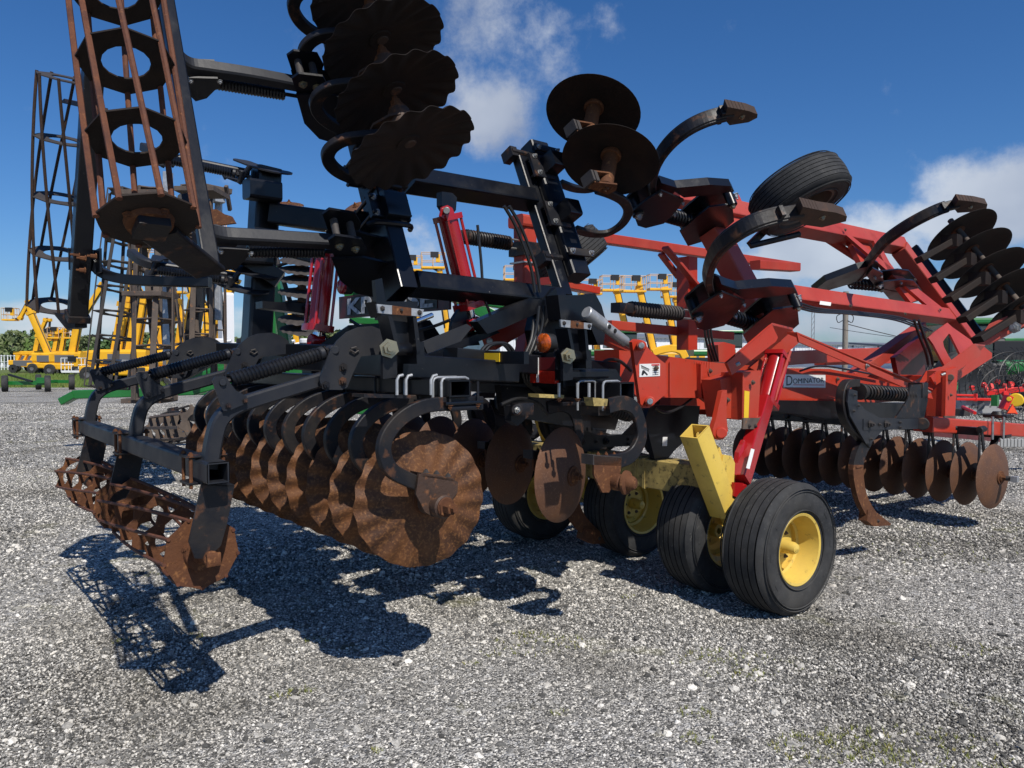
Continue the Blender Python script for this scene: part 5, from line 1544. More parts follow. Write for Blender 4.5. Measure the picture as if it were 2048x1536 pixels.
gi = TH_('green_implement', V((pY(560, 800, 10).x, 10, 0)), 'green folded tillage implement seen between the black arms, low drawbar to the left', 'farm implement')
def gb(p, q, w, h, Y=10, m='green_paint', nm='frame_beam'): b = B(m); b.beam(pY(*p, Y), pY(*q, Y), w, h, V((0, 1, 0)), r=.015); b.out(nm, gi)
gb((150, 789), (500, 778), .14, .16, 12); gb((126, 803), (152, 789), .12, .2, 12, nm='hitch')
gb((205, 776), (245, 768), .12, .14, 12); gb((250, 766), (270, 790), .1, .1, 12)
gb((388, 770), (480, 745), .3, .2, 11); gb((440, 745), (500, 735), .3, .12, 11)
gb((546, 520), (572, 690), .12, .15, 9.0); gb((700, 560), (760, 600), .12, .2, 8.6); gb((905, 596), (1010, 610), .1, .16, 9); gb((514, 535), (548, 538), .10, .12, 9.4); gb((512, 575), (540, 572), .12, .16, 9.6)
gb((545, 600), (545, 690), .12, .12, 10.5); gb((680, 560), (850, 592), .16, .12, 10); gb((690, 590), (760, 575), .1, .1, 10)
gb((700, 640), (850, 650), .1, .1, 11); gb((905, 590), (1000, 640), .2, .14, 11); gb((925, 560), (945, 690), .14, .14, 11)
gb((690, 800), (760, 805), .3, .3, 9); gb((500, 640), (520, 700), .1, .1, 9.6); gb((720, 540), (745, 570), .06, .3, 9.8)
GI = disc_mesh(.25, .05, 16, .005, .008, 'dark_grey_rust')
for i, y in enumerate((515, 533, 553, 578, 603, 632, 652)):
    disc_at(pY(604 - (i % 2) * 3, y, 8.6), V((.12, -.28, 1)), GI, gi)
b = B('grey_rust'); b.cyl(pY(604, 505, 8.6), pY(604, 660, 8.6), .05, 12); b.out('gang_shaft', gi)
b = B('dark_grey_rust'); b.beam(pY(548, 500, 8.7), pY(592, 640, 8.7), .04, .07, V((0, 1, 0)))
b.out('gang_beam', gi)
for i in range(5): b = B('worn_black'); b.beam(pY(556 + i * 9, 532 + i * 29, 8.65), pY(592, 520 + i * 30, 8.6), .03, .05, V((0, 1, 0))); b.out('disc_scraper', gi)
# planter-like row units low behind the arms, dark cluster
cl = TH_('row_unit_planter', V((pY(440, 760, 13).x, 13, 0)), 'dark implement with white seed boxes low behind the quarter plates', 'farm implement')
for i in range(9):
    x = 395 + i * 42 + (i % 3) * 4
    b = B('lift_black'); c = pY(x, 700, 13); b.box(c, .28, .3, .22); b.tube([c + V((-.2, 0, .1)), c + V((.2, 0, .16))], .03, 6, 'white_paint'); b.cyl(c + Z * .11, c + Z * .2, .12, 12, 'white_paint' if i % 2 else 'lift_black'); b.out('row_unit', cl)
b = B('lift_yellow'); b.box(pY(365, 735, 14), .5, .3, .4); b.out('toolbox', cl)
b = B('green_paint'); b.beam(pY(380, 745, 13), pY(800, 745, 13), .2, .2, Z); b.out('toolbar', cl)
b = B('white_paint'); b.box(pY(452, 640, 15), .24, .24, 1.1, r=.05); b.out('tank', cl)
# rusty low roller in front of the far discs
lr = TH_('small_roller', V((pY(350, 850, 7.0).x, 7.0, 0)), 'small rusty rolling basket lying low between the curved arms', 'roller')
flat_reel(lr, pY(320, 860, 7.4), pY(392, 845, 6.6), .16, 8, 5, 'grey_rust', .03, .4)
b = B('worn_black'); b.beam(pY(348, 828, 6.9), pY(395, 835, 6.6), .07, .07, Z); b.beam(pY(345, 815, 7), pY(352, 850, 7), .08, .08, F); b.out('arm', lr)

# ------------------------------------------------------------------ right side: tractor, rake, baler
tr = TH_('tractor', V((pY(1940, 830, 22).x, 22, 0)), 'green tractor with glazed cab behind the wheel rake at right', 'tractor')
c = V((pY(1950, 830, 22).x, 22, 0)); X = V((1, 0, 0)); Yv = V((0, 1, 0))
b = B('green_paint'); b.box(c + V((.9, 0, 1.2)), 1.0, .8, .45, X, Yv, Z, r=.12); b.out('bonnet', tr)
b = B('lift_black'); b.box(c + V((-.5, 0, 1.0)), 2.2, .9, .7, X, Yv, Z, r=.08); b.out('chassis', tr)
b = B('dark_glass'); b.box(c + V((-.55, 0, 1.95)), 1.3, 1.4, 1.1, X, Yv, Z, r=.1); o = b.out('cab', tr)
b = B('green_paint'); b.box(c + V((-.45, 0, 2.55)), 1.7, 1.6, .18, X, Yv, Z, r=.07); b.out('roof', o)
b = B('lift_black')
for a_ in (-.64, .64):
    for e in (-.7, .7): b.beam(c + V((-.55 + a_, e, 1.4)), c + V((-.55 + a_, e, 2.5)), .08, .08, X)
b.out('pillar', o)
for dx, rr_ in ((-.9, .85), (1.2, .6)):
    for e in (-.9, .9):
        b = B('rubber'); b.lathe([(-.22, rr_ * .5), (-.25, rr_ * .9), (-.18, rr_), (.18, rr_), (.25, rr_ * .9), (.22, rr_ * .5)], c + V((dx, e, rr_)), Yv, 28); b.lathe([(-.2, rr_ * .5), (-.1, .1), (-.1, .0001)], c + V((dx, e, rr_)), Yv, 20, 'lift_black'); b.out('wheel', tr)
b = B('orange'); b.cyl(c + V((-.9, -.5, 2.64)), c + V((-.9, -.5, 2.9)), .07, 12); b.out('beacon', tr)
c2 = V((pY(2060, 830, 27).x, 27, 0))
t2 = TH_('combine_harvester', c2, 'large green harvester body rising behind the rake, at the right edge', 'harvester')
b = B('green_paint'); b.box(c2 + Z * 2.12, 3.4, 2.2, .12, X, Yv, Z, r=.1); b.out('roof', t2)
b = B('lift_black'); b.box(c2 + Z * 1.7, 4.6, 2.2, .95, X, Yv, Z, r=.1); b.out('body', t2)
b = B('lift_black'); b.box(c2 + Z * .9 , 4.4, 2.0, .7, X, Yv, Z); b.out('chassis', t2)
b = B('rubber')
b.lathe([(-.3, .4), (-.3, .8), (.3, .8), (.3, .4)], c2 + V((-1.4, -1.1, .8)), Yv, 28); b.out('wheel', t2)
# finger-wheel rake: big tined wheels
rk = TH_('wheel_rake', V((pY(2010, 840, 15).x, 15, 0)), 'hay rake with large black tined wheels and red hubs on a red beam at right', 'hay rake')
for i, (x, y, Y, rr_) in enumerate(((1962, 770, 15.5, .62), (1990, 764, 15.8, .64), (2018, 768, 15.2, .66), (2046, 772, 14.6, .68), (1940, 776, 17, .6), (2006, 788, 14.4, .5))):
    c = pY(x, y, Y); n = V((.35 - .12 * (i % 3), -1, .1 * (i % 2))).normalized(); e = n.orthogonal().normalized(); g_ = n.cross(e)
    b = B('lift_black')
    for q in (rr_, rr_ * .72): b.tube([c + (e * cos(a * pi / 16) + g_ * sin(a * pi / 16)) * q for a in range(32)], .010, 4, closed=True)
    for k in range(36):
        a_ = 2 * pi * k / 36; d0 = e * cos(a_) + g_ * sin(a_); d1 = e * cos(a_ + .22) + g_ * sin(a_ + .22)
        b.tube([c + d0 * rr_ * (.25 if k % 3 == 0 else .72), c + d0 * rr_, c + d1 * rr_ * 1.16 - n * .03], .006, 3)
    o = b.out('rake_wheel', rk)
    b = B('bright_red'); b.cyl(c - n * -.02, c + n * .09, .06, 10); b.out('hub', o)
b = B('bright_red'); b.beam(pY(1972, 786, 15), pY(2048, 778, 15), .08, .1, Z)
b.out('main_beam', rk)
for x in (1974, 1986, 2012, 2026): b = B('bright_red'); b.beam(pY(x, 786, 15), pY(x - 4, 768, 15.1), .06, .06, Yv); b.out('wheel_arm', rk)
b = B('sticker_yellow'); b.cyl(pY(2032, 800, 13), pY(2032, 800, 13.3), .12, 24, 'sticker_yellow'); b.cyl(pY(2018, 798, 12.9), pY(2018, 798, 13.1), .04, 14, 'sticker_yellow'); b.out('belt_guard', rk)
b = B('bright_red'); b.beam(pY(2005, 818, 13), pY(2018, 792, 13), .08, .16, Yv); b.out('frame', rk)
sg = TH_('warning_triangle', pY(2030, 826, 12), 'orange-red slow vehicle triangle standing below the yellow guard at right', 'sign')
b = B('orange'); b.prism([pY(x, y, 12) for x, y in ((2015, 826), (2034, 826), (2025, 810))], V((0, .01, 0)), 'orange'); b.prism([pY(x, y, 12.02) for x, y in ((2013, 828), (2036, 828), (2025, 807))], V((0, .01, 0)), 'bright_red'); b.out('plate', sg)
bl = TH_('mower_conditioner', V((pY(1950, 830, 14).x, 14, 0)), 'low red machine with a grey canvas side curtain beside the right front leg', 'farm machine')
b = B('bale_grey'); b.box(pY(1950, 812, 14), .66, .5, .26, X, Yv, Z, r=.02); o = b.out('curtain', bl)
b = B('lift_grey'); b.cyl(pY(1957, 811, 13.74), pY(1957, 811, 13.76), .10, 20); b.cyl(pY(1982, 812, 13.8), pY(1982, 812, 13.84), .11, 20); b.out('roundel', bl)
b = B('bright_red'); b.beam(pY(1912, 798, 13.7), pY(1986, 799, 13.7), .05, .05, Z); b.beam(pY(1912, 790, 13.9), pY(1954, 791, 13.9), .05, .04, Z); b.box(pY(1951, 795, 13.7), .05, .05, .14); b.out('frame', bl)
tm = text_mesh('KUHN', .085, 'decal_black', .002); 
q = pY(1938, 817, 13.735); M_ = Matrix((X, Z, V((0, -1, 0)))).transposed().to_4x4(); M_.translation = q; put(tm, 'lettering', bl, M_)
b = B('green_paint'); b.box(pY(1990, 801, 13.5), .10, .1, .2); b.box(pY(1910, 773, 18), .12, .1, .2); b.out('bracket', bl)
b = B('dark_grey_rust'); b.box(pY(1915, 824, 13), .3, .3, .12); b.tube([pY(1925, 814, 12.9), pY(1950, 826, 12.4)], .03, 6, 'bright_red'); b.out('hitch', bl)
# hay tedder pipes strip near the front beam
ft = TH_('concrete_barrier', V((pY(2020, 880, 9.5).x, 11, 0)), 'grey ribbed panel lying behind the end of the red front beam', 'panel')
b = B('fence_grey')
for i in range(14): b.box(V((pY(1995 + i * 7, 885, 9.6).x, 9.6, pY(2000, 886, 9.6).z)), .035, .04, .10, X, Yv, Z)
b.box(V((pY(2044, 885, 9.65).x, 9.65, pY(2000, 886, 9.6).z)), .7, .03, .08, X, Yv, Z, 'galv_dull'); b.out('panel', ft)
# distant green and dark machines in front of the building
for i, (x, lab) in enumerate(((1215, 'green harvester row in front of the white building, left of the hinge plate'), (1420, 'green harvester with a grey cab seen above the red beam'))):
    Y = 40; c = V((pY(x, 730, Y).x, Y, 0)); r = TH_('harvester', c, lab, 'harvester')
    b = B('green_paint'); b.box(c + Z * 1.75, 2.2, 1.9, .35, X, Yv, Z, r=.1); b.out('body', r)
    b = B('dark_glass'); b.box(c + V((.6, -.3, 2.4)), 1.6, 1.6, .8, X, Yv, Z, r=.1); o = b.out('cab', r)
    b = B('green_paint'); b.box(c + V((.6, -.3, 2.86)), 1.9, 1.8, .14, X, Yv, Z, r=.05); b.out('roof', o)
    b = B('lift_black'); b.box(c + Z * 1.1, 3.4, 2.2, .8, X, Yv, Z)
    b.out('chassis', r)
    for s_ in (-1.2, 1.2): b = B('rubber'); b.lathe([(-.3, .3), (-.3, .7), (.3, .7), (.3, .3)], c + V((s_, -1.3, .7)), Yv, 20); b.out('wheel', r)
ya = TH_('grain_spout', pY(1340, 712, 38), 'yellow curved auger hood resting over the green machines', 'auger')
b = B('lift_yellow'); b.sweep(smoothpts([pY(x, y, 38) for x, y in ((1306, 706), (1322, 700), (1345, 697), (1362, 702), (1370, 716))], 4), rect(.4, .26, .05), Yv); b.out('hood', ya)

# white metal building and the lower one beside it
def shed(x0, x1, Y0, Y1, eave, label, ridge=.9):
    a_ = V((pY(x0, 715, Y0).x, Y0, 0)); c_ = V((pY(x1, 715, Y1).x, Y1, 0)); d = (c_ - a_).normalized(); bk = V((-d.y, d.x, 0)) * 24; Ln = (c_ - a_).length
    r = TH_('warehouse', (a_ + c_) / 2, label, 'building')
    b = B('wall_white'); b.prism([a_, c_, c_ + bk, a_ + bk], Z * eave); b.out('wall', r)
    b = B('wall_white'); n = int(Ln / 1.0)
    for i in range(n): p = a_ + d * (Ln * (i + .5) / n) - bk.normalized() * .05; b.box(p + Z * eave / 2, .09, .08, eave - .05, d, bk.normalized(), Z, r=.01)
    o = b.out('wall_rib', r); o['kind'] = 'stuff'
    b = B('roof_grey'); e = -bk.normalized() * .6
    b.prism([a_ + e + Z * eave - d * .5, c_ + e + Z * eave + d * .5, c_ + bk * .5 + Z * (eave + ridge) + d * .5, a_ + bk * .5 + Z * (eave + ridge) - d * .5], Z * .25)
    b.out('roof', r)
    for i in range(5):
        p = a_ + d * Ln * (.12 + .19 * i) - bk.normalized() * .12
        b = B('white_paint'); b.box(p + Z * 2.1, 3.6, .12, 4.2, d, bk.normalized(), Z); b.out('door', r)
        b = B('lift_grey'); b.box(p + d * 4 + Z * 4.2, .6, .1, .7, d, bk.normalized(), Z); b.out('vent', r)
shed(1000, 1585, 118, 150, 5.0, 'long white ribbed metal building seen between the red beams')
shed(1590, 1860, 160, 190, 4.3, 'lower white building right of the utility pole')
shed(1862, 2300, 95, 120, 1.9 + .6, 'low white building with dark roof at the right horizon')

# utility pole and wires
up_ = TH_('utility_pole', V((pY(1690, 720, 62).x, 62, 0)), 'weathered wooden utility pole rising behind the red wing beams', 'utility pole')
pt = pY(1690, 700, 62); b = B('pole_wood'); b.tube([V((pt.x, 62, 0)), V((pt.x, 62, 7.0))], .22, 14); o = b.out('pole', up_)
pt2 = V((pt.x, 62, 7.0))
b = B('lift_black')
for x in (1, -1): b.tube(smoothpts([pY(1690, 625, 61.8), pY(1690 + x * 16, 632, 61.8), pY(1690 + x * 14, 645, 61.8), pY(1690 + x * 5, 641, 61.8)], 4), .035, 5)
b.out('drop_wire', up_)
def wire(a_, c_, r=.02, sag=.3, lab='thin dark overhead wire running to the right from the pole'):
    b = B('lift_black'); pts = [V(a_).lerp(V(c_), t / 12) - Z * sag * 4 * (t / 12) * (1 - t / 12) for t in range(13)]; b.tube(pts, r, 5)
    o = b.out('overhead_wire'); o['label'] = lab; o['category'] = 'wire'
wire(pY(1694, 648, 62), pY(2070, 724, 62), .035, .25, 'dark overhead wire sloping down to the right from the utility pole')
wire(pY(1660, 655, 62), pY(2120, 705, 40), .02, .2, 'fainter upper wire crossing the sky right of the front hinge')
an = TH_('radio_mast', V((pY(1625, 720, 130).x, 130, 0)), 'thin lattice mast left of the utility pole', 'mast')
b = B('galv_dull')
for dx in (-.25, .25): b.tube([V((pY(1625, 715, 130).x + dx, 130, 0)), V((pY(1625, 715, 130).x + dx, 130, 12))], .06, 5)
for k in range(12): b.tube([V((pY(1625, 715, 130).x - .25, 130, k)), V((pY(1625, 715, 130).x + .25, 130, k + 1))], .04, 4)
b.out('lattice', an)

# ------------------------------------------------------------------ woodland on the horizon
def woodland(x0, x1, Y, h0, h1, label, n):
    b = B('leaf_a'); vs = []; rnd = random.Random(11 + int(x0))
    mats = ['leaf_a', 'leaf_b', 'leaf_c']
    for t in range(n):
        px = x0 + (x1 - x0) * (t + rnd.random()) / n; YY = Y + rnd.uniform(-8, 14); c = V((pY(px, 715, YY).x, YY, 0)); H = rnd.uniform(h0, h1) * (1.0 + .12 * sin(px * .021)); Rr = rnd.uniform(2.0, 3.6)
        m = rnd.choice(mats)
        b.tube([c, c + Z * H * .7], .22, 5, 'bark', sm=False)
        for k in range(420):
            u = rnd.random(); a_ = rnd.uniform(0, 2 * pi); zf = rnd.uniform(.03, 1); rr_ = Rr * (1 - abs(zf - .45) ** 2 * 2.4) * sqrt(u)
            p = c + V((cos(a_) * rr_, sin(a_) * rr_, H * zf)); s_ = rnd.uniform(.14, .46)
            d1 = V((rnd.gauss(0, 1), rnd.gauss(0, 1), rnd.gauss(0, 1))).normalized() * s_; d2 = d1.cross(V((rnd.gauss(0, 1), rnd.gauss(0, 1), rnd.gauss(0, 1)))).normalized() * s_
            b.add([p - d1, p + d2, p + d1, p - d2], [(0, 1, 2, 3)], m)
    o = b.out('woodland'); o['label'] = label; o['category'] = 'trees'; o['kind'] = 'stuff'
woodland(-60, 700, 135, 4.6, 6.2, 'mixed green woodland along the horizon behind the lifts', 95)
woodland(1990, 2200, 150, 2.5, 3.6, 'small patch of trees at the right horizon', 16)
# ------------------------------------------------------------------ ground sheet
def ground_mat():
    m = bpy.data.materials.new('gravel_ground'); m.use_nodes = True; t = m.node_tree; p = t.nodes['Principled BSDF']
    ge = t.nodes.new('ShaderNodeNewGeometry')
    def vor(s, out='Color'):
        n = t.nodes.new('ShaderNodeTexVoronoi'); n.inputs['Scale'].default_value = s; t.links.new(ge.outputs['Position'], n.inputs['Vector']); return n
    def noi(s, d=6, r=.6):
        n = t.nodes.new('ShaderNodeTexNoise'); n.inputs['Scale'].default_value = s; n.inputs['Detail'].default_value = d; n.inputs['Roughness'].default_value = r; t.links.new(ge.outputs['Position'], n.inputs['Vector']); return n.outputs['Fac']
    def mr(x, a, b, c=0, d=1):
        n = t.nodes.new('ShaderNodeMapRange'); n.inputs[1].default_value = a; n.inputs[2].default_value = b; n.inputs[3].default_value = c; n.inputs[4].default_value = d; t.links.new(x, n.inputs[0]); return n.outputs[0]
    def mix(f, a, b, mode='MIX'):
        n = t.nodes.new('ShaderNodeMix'); n.data_type = 'RGBA'; n.blend_type = mode
        for i, x in ((0, f), (6, a), (7, b)):
            if isinstance(x, (int, float)): n.inputs[i].default_value = x
            elif isinstance(x, tuple): n.inputs[i].default_value = (*x, 1)
            else: t.links.new(x, n.inputs[i])
        return n.outputs[2]
    v1 = vor(95); v2 = vor(38); v3 = vor(180)
    def ramp(x):
        r = t.nodes.new('ShaderNodeValToRGB'); e = r.color_ramp.elements
        e[0].position = 0; e[0].color = (.06, .058, .054, 1); e[1].position = 1; e[1].color = (.80, .77, .70, 1)
        for pos, c in ((.3, (.14, .136, .127)), (.55, (.27, .26, .243)), (.78, (.50, .475, .435))): q = e.new(pos); q.color = (*c, 1)
        t.links.new(x, r.inputs[0]); return r.outputs[0]
    s1 = t.nodes.new('ShaderNodeSeparateColor'); t.links.new(v1.outputs['Color'], s1.inputs[0])
    s3 = t.nodes.new('ShaderNodeSeparateColor'); t.links.new(v3.outputs['Color'], s3.inputs[0])
    s2 = t.nodes.new('ShaderNodeSeparateColor'); t.links.new(v2.outputs['Color'], s2.inputs[0])
    c = mix(mr(noi(9), .45, .55), ramp(s1.outputs[0]), ramp(s3.outputs[1]))
    c = mix(mr(s2.outputs[2], .90, .93), c, (.45, .44, .42))
    c = mix(mr(noi(.8, 8), .48, .66), c, mix(1.0, c, (.60, .59, .565), 'MULTIPLY'))
    c = mix(mr(noi(.33, 8), .55, .72), c, mix(1.0, c, (.60, .58, .55), 'MULTIPLY'))
    # thin moss tint in patches
    c = mix(mr(noi(1.5, 9, .7), .58, .72, 0, .75), c, (.17, .165, .05))
    t.links.new(c, p.inputs['Base Color']); p.inputs['Roughness'].default_value = .9; p.inputs['Specular IOR Level'].default_value = .25
    b = t.nodes.new('ShaderNodeBump'); b.inputs['Strength'].default_value = 1.0; b.inputs['Distance'].default_value = .012; b.invert = True
    ad = t.nodes.new('ShaderNodeMath'); ad.operation = 'ADD'; t.links.new(v1.outputs['Distance'], ad.inputs[0]); t.links.new(v2.outputs['Distance'], ad.inputs[1])
    t.links.new(ad.outputs[0], b.inputs['Height']); t.links.new(b.outputs[0], p.inputs['Normal'])
    MAT['gravel_ground'] = m
ground_mat()
g = B('gravel_ground')
# gently uneven sheet reaching the horizon
import mathutils
xs = [-1500, -500, -150, -60, -30] + [-15 + i * .75 for i in range(41)] + [30, 60, 150, 500, 1500]
ys = [-200, -40, -10, 0] + [1 + i * .5 for i in range(34)] + [22, 30, 45, 70, 120, 300, 1500]
vs = []
for y in ys:
    for x in xs:
        near = max(0, 1 - max(0, y - 15) / 10)
        h = .02 * mathutils.noise.noise(V((x * .5, y * .5, 0))) * near
        vs.append(V((x, y, min(h, .004))))
nx = len(xs)
g.add(vs, [(j * nx + i, j * nx + i + 1, (j + 1) * nx + i + 1, (j + 1) * nx + i) for j in range(len(ys) - 1) for i in range(nx - 1)], None, True)
go = g.out('gravel_ground'); go['kind'] = 'structure'; go['label'] = 'grey crushed stone yard'

# loose stones, scattered by geometry nodes
def stone_mat():
    m = bpy.data.materials.new('stone'); m.use_nodes = True; t = m.node_tree; p = t.nodes['Principled BSDF']
    oi = t.nodes.new('ShaderNodeObjectInfo'); r = t.nodes.new('ShaderNodeValToRGB'); e = r.color_ramp.elements
    r.color_ramp.interpolation = 'LINEAR'
    e[0].position = 0; e[0].color = (.06, .058, .054, 1); e[1].position = 1; e[1].color = (.80, .765, .70, 1)
    for pos, c in ((.28, (.13, .126, .118)), (.48, (.24, .232, .216)), (.70, (.43, .41, .375)), (.85, (.72, .68, .61))): q = e.new(pos); q.color = (*c, 1)
    t.links.new(oi.outputs['Random'], r.inputs[0])
    n = t.nodes.new('ShaderNodeTexNoise'); n.inputs['Scale'].default_value = 160; ge = t.nodes.new('ShaderNodeNewGeometry'); t.links.new(ge.outputs['Position'], n.inputs['Vector'])
    mp = t.nodes.new('ShaderNodeMapRange'); mp.inputs[1].default_value = .3; mp.inputs[2].default_value = .7; mp.inputs[3].default_value = .7; mp.inputs[4].default_value = 1.15; t.links.new(n.outputs['Fac'], mp.inputs[0])
    mi = t.nodes.new('ShaderNodeMix'); mi.data_type = 'RGBA'; mi.blend_type = 'MULTIPLY'; mi.inputs[0].default_value = 1
    t.links.new(r.outputs[0], mi.inputs[6]); t.links.new(mp.outputs[0], mi.inputs[7])
    def patch(sc_, a, b, lo, hi, det=8, rg=.6):
        q = t.nodes.new('ShaderNodeTexNoise'); q.inputs['Scale'].default_value = sc_; q.inputs['Detail'].default_value = det; q.inputs['Roughness'].default_value = rg; t.links.new(ge.outputs['Position'], q.inputs['Vector'])
        w = t.nodes.new('ShaderNodeMapRange'); w.inputs[1].default_value = a; w.inputs[2].default_value = b; w.inputs[3].default_value = lo; w.inputs[4].default_value = hi; t.links.new(q.outputs['Fac'], w.inputs[0]); return w.outputs[0]
    m2 = t.nodes.new('ShaderNodeMix'); m2.data_type = 'RGBA'; m2.blend_type = 'MULTIPLY'; t.links.new(patch(.8, .48, .66, 0, 1), m2.inputs[0]); t.links.new(mi.outputs[2], m2.inputs[6]); m2.inputs[7].default_value = (.60, .59, .565, 1)
    m3 = t.nodes.new('ShaderNodeMix'); m3.data_type = 'RGBA'; t.links.new(patch(1.5, .58, .72, 0, .6, 9, .7), m3.inputs[0]); t.links.new(m2.outputs[2], m3.inputs[6]); m3.inputs[7].default_value = (.17, .165, .05, 1)
    t.links.new(m3.outputs[2], p.inputs['Base Color'])
    p.inputs['Roughness'].default_value = .85; p.inputs['Specular IOR Level'].default_value = .3
    MAT['stone'] = m
stone_mat()
def scatter(name, poly, dens, smin, smax, seed, label):
    me = bpy.data.meshes.new(name); me.from_pydata(poly, [], [tuple(range(len(poly)))]); me.materials.append(MAT['stone'])
    o = bpy.data.objects.new(name, me); C.objects.link(o); o['kind'] = 'stuff'; o['label'] = label; o['category'] = 'gravel'
    ng = bpy.data.node_groups.new(name, 'GeometryNodeTree'); ng.interface.new_socket('Geometry', in_out='INPUT', socket_type='NodeSocketGeometry'); ng.interface.new_socket('Geometry', in_out='OUTPUT', socket_type='NodeSocketGeometry')
    N = lambda ty: ng.nodes.new(ty); Lk = ng.links.new
    gi_ = N('NodeGroupInput'); go_ = N('NodeGroupOutput'); dp_ = N('GeometryNodeDistributePointsOnFaces'); dp_.inputs['Density'].default_value = dens; dp_.inputs['Seed'].default_value = seed
    Lk(gi_.outputs[0], dp_.inputs['Mesh']); jn = N('GeometryNodeGeometryToInstance')
    for k in range(5):
        ic = N('GeometryNodeMeshIcoSphere'); ic.inputs['Radius'].default_value = 1; ic.inputs['Subdivisions'].default_value = 2 if smax > .02 else 1
        sp_ = N('GeometryNodeSetPosition'); nz = N('ShaderNodeTexNoise'); nz.noise_dimensions = '4D'; nz.inputs['W'].default_value = k * 3.7 + seed; nz.inputs['Scale'].default_value = 1.1; nz.inputs['Detail'].default_value = 1
        vm = N('ShaderNodeVectorMath'); vm.operation = 'SUBTRACT'; vm.inputs[1].default_value = (.5, .5, .5); vs_ = N('ShaderNodeVectorMath'); vs_.operation = 'SCALE'; vs_.inputs['Scale'].default_value = 2.0
        Lk(nz.outputs['Color'], vm.inputs[0]); Lk(vm.outputs[0], vs_.inputs[0]); Lk(ic.outputs[0], sp_.inputs[0]); Lk(vs_.outputs[0], sp_.inputs['Offset'])
        ss = N('GeometryNodeSetShadeSmooth'); ss.inputs['Shade Smooth'].default_value = False; Lk(sp_.outputs[0], ss.inputs[0])
        sm = N('GeometryNodeSetMaterial'); sm.inputs['Material'].default_value = MAT['stone']; Lk(ss.outputs[0], sm.inputs[0])
        Lk(sm.outputs[0], jn.inputs[0])
    io = N('GeometryNodeInstanceOnPoints'); io.inputs['Pick Instance'].default_value = True
    Lk(dp_.outputs['Points'], io.inputs['Points']); Lk(jn.outputs[0], io.inputs['Instance'])
    ri = N('FunctionNodeRandomValue'); ri.data_type = 'INT'; ri.inputs[4].default_value = 0; ri.inputs[5].default_value = 4; Lk(ri.outputs[2], io.inputs['Instance Index'])
    rr_ = N('FunctionNodeRandomValue'); rr_.data_type = 'FLOAT_VECTOR'; rr_.inputs[0].default_value = (-.5, -.5, 0); rr_.inputs[1].default_value = (.5, .5, 6.28); rr_.inputs['Seed'].default_value = 3; Lk(rr_.outputs[0], io.inputs['Rotation'])
    ra = N('FunctionNodeRandomValue'); ra.data_type = 'FLOAT'; ra.inputs[2].default_value = 0; ra.inputs[3].default_value = 1; ra.inputs['Seed'].default_value = 5
    pw = N('ShaderNodeMath'); pw.operation = 'POWER'; pw.inputs[1].default_value = 2.4; Lk(ra.outputs[1], pw.inputs[0])
    ml = N('ShaderNodeMath'); ml.operation = 'MULTIPLY_ADD'; ml.inputs[1].default_value = smax - smin; ml.inputs[2].default_value = smin; Lk(pw.outputs[0], ml.inputs[0])
    rv = N('FunctionNodeRandomValue'); rv.data_type = 'FLOAT_VECTOR'; rv.inputs[0].default_value = (.8, .6, .5); rv.inputs[1].default_value = (1.3, 1.0, .9); rv.inputs['Seed'].default_value = 8
    vx = N('ShaderNodeVectorMath'); vx.operation = 'SCALE'; Lk(rv.outputs[0], vx.inputs[0]); Lk(ml.outputs[0], vx.inputs['Scale']); Lk(vx.outputs[0], io.inputs['Scale'])
    Lk(io.outputs[0], go_.inputs[0])
    md = o.modifiers.new('scatter', 'NODES'); md.node_group = ng
    return o
def wedge(y0, y1, z=.002, k=.74): return [(-k * y0 - .2, y0, z), (k * y0 + .2, y0, z), (k * y1 + .2, y1, z), (-k * y1 - .2, y1, z)]
scatter('gravel', wedge(2.2, 4.6), 13000, .003, .0088, 1, 'crushed stone chips close to the camera')
scatter('gravel', wedge(4.6, 10), 3200, .0045, .012, 2, 'crushed stone chips under and behind the machine')
scatter('gravel', wedge(10, 24), 420, .007, .018, 6, 'crushed stone chips in the far part of the yard')
scatter('gravel', wedge(2.2, 6.5), 90, .010, .022, 4, 'scattered larger pale stones in the yard')

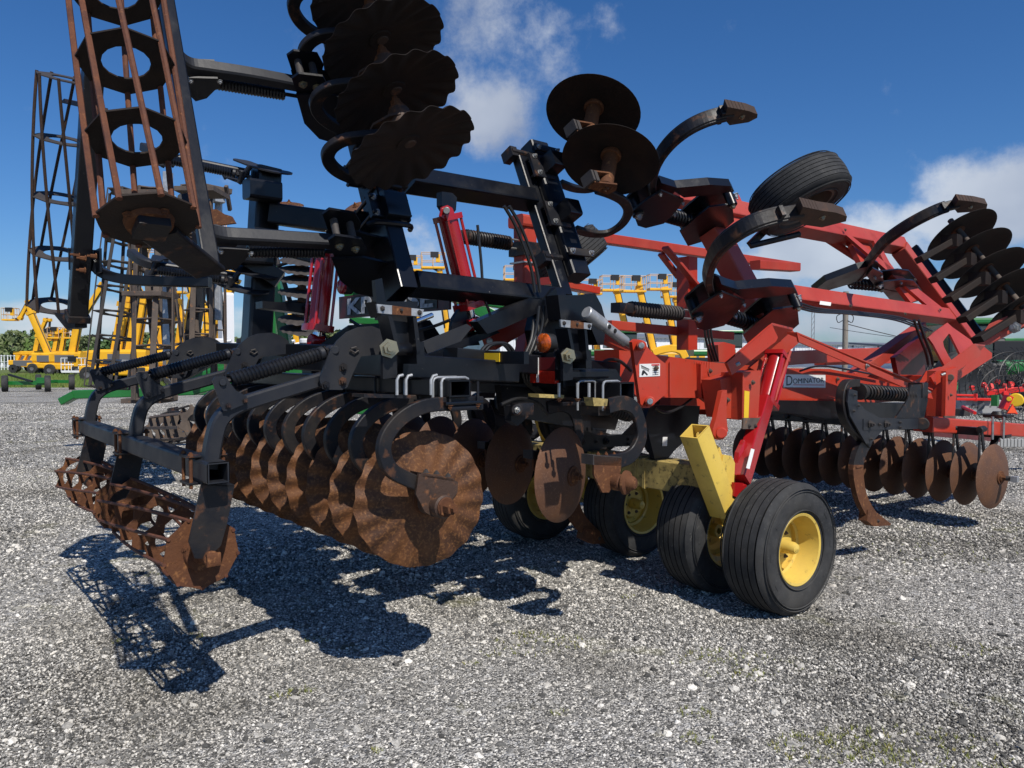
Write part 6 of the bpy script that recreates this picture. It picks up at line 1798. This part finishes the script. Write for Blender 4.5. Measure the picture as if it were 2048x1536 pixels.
# small weeds and moss in the gravel
def weeds(spots, label):
    b = B('weed'); rnd = random.Random(5)
    for (px, py, n, rad) in spots:
        c = pz(px, py, 0)
        for i in range(n):
            a_ = rnd.uniform(0, 2 * pi); q = c + V((cos(a_) * 1.6, sin(a_), 0)) * rad * sqrt(rnd.random()); h = rnd.uniform(.008, .022)
            for k in range(4):
                a2 = rnd.uniform(0, 2 * pi); d = V((cos(a2), sin(a2), 0)); s_ = V((-sin(a2), cos(a2), 0)) * .0022
                b.add([q - s_, q + s_, q + d * h * .9 + Z * h], [(0, 1, 2)])
    o = b.out('weeds'); o['label'] = label; o['category'] = 'weeds'; o['kind'] = 'stuff'
sp_ = [(1085, 1290, 90, .16), (1062, 1270, 30, .06), (1470, 1330, 90, .20), (1430, 1312, 30, .1), (1500, 1350, 20, .05), (1640, 1500, 110, .12), (1700, 1480, 60, .10), (1850, 1505, 150, .20), (1390, 1430, 30, .05), (1400, 1480, 30, .05),
       (1780, 1512, 60, .08), (605, 1382, 25, .04), (635, 1283, 18, .05), (945, 1330, 14, .03), (390, 1275, 14, .03), (305, 1150, 20, .08), (1120, 1428, 14, .03), (1260, 1195, 14, .04), (30, 962, 60, .35), (330, 1060, 60, .3), (1820, 1100, 120, .5), (1960, 1060, 80, .4), (240, 1285, 10, .03), (1920, 1300, 20, .1), (560, 1395, 12, .03), (752, 1505, 12, .02), (980, 1310, 10, .04), (1930, 1040, 60, .3)]
weeds(sp_, 'small yellow-green weeds and moss growing in the gravel')

# grass strip at the left behind the yard
gs = B('leaf_a'); gp = [V((-70, 37, .01)), V((-8.0, 37, .01)), V((-6, 60, .01)), V((-6, 130, .01)), V((-140, 130, .01)), V((-90, 60, .01))]
mat('grass_ground', (.075, .12, .02), .9, col2=(.13, .15, .035), sc2=.5, lo=.4, hi=.62, bump=.4, bsc=9)
b = B('grass_ground'); b.add(gp, [tuple(range(6))]); o = b.out('grass_field'); o['kind'] = 'structure'; o['label'] = 'green grass field behind the yard'
b = B('grass_blade'); rnd = random.Random(3)
for i in range(26000):
    y = 36.8 + rnd.random() ** 1.6 * 26; x = -rnd.uniform(6.5, y * .74 + 1); q = V((x, y, 0)); h = rnd.uniform(.08, .32)
    s_ = .03; d = V((rnd.uniform(-.1, .1), rnd.uniform(-.1, .1), h))
    b.add([q - V((s_, 0, 0)), q + V((s_, 0, 0)), q + d], [(0, 1, 2)])
o = b.out('grass'); o['kind'] = 'stuff'; o['label'] = 'rough green grass along the left edge of the yard'; o['category'] = 'grass'
# yellow strap bundle under the blades
st = TH_('strap_bundle', pz(545, 1018, 0), 'bright yellow strap bundle lying on the gravel under the discs', 'strap')
for k in range(6):
    b = B('yellow_strap'); b.beam(pz(533 + k * .6, 1012 + k * 1.6, .012), pz(552 + k * .8, 1006 + k * 1.8, .03), .008, .003, Z, r=.001); b.out('strap', st)
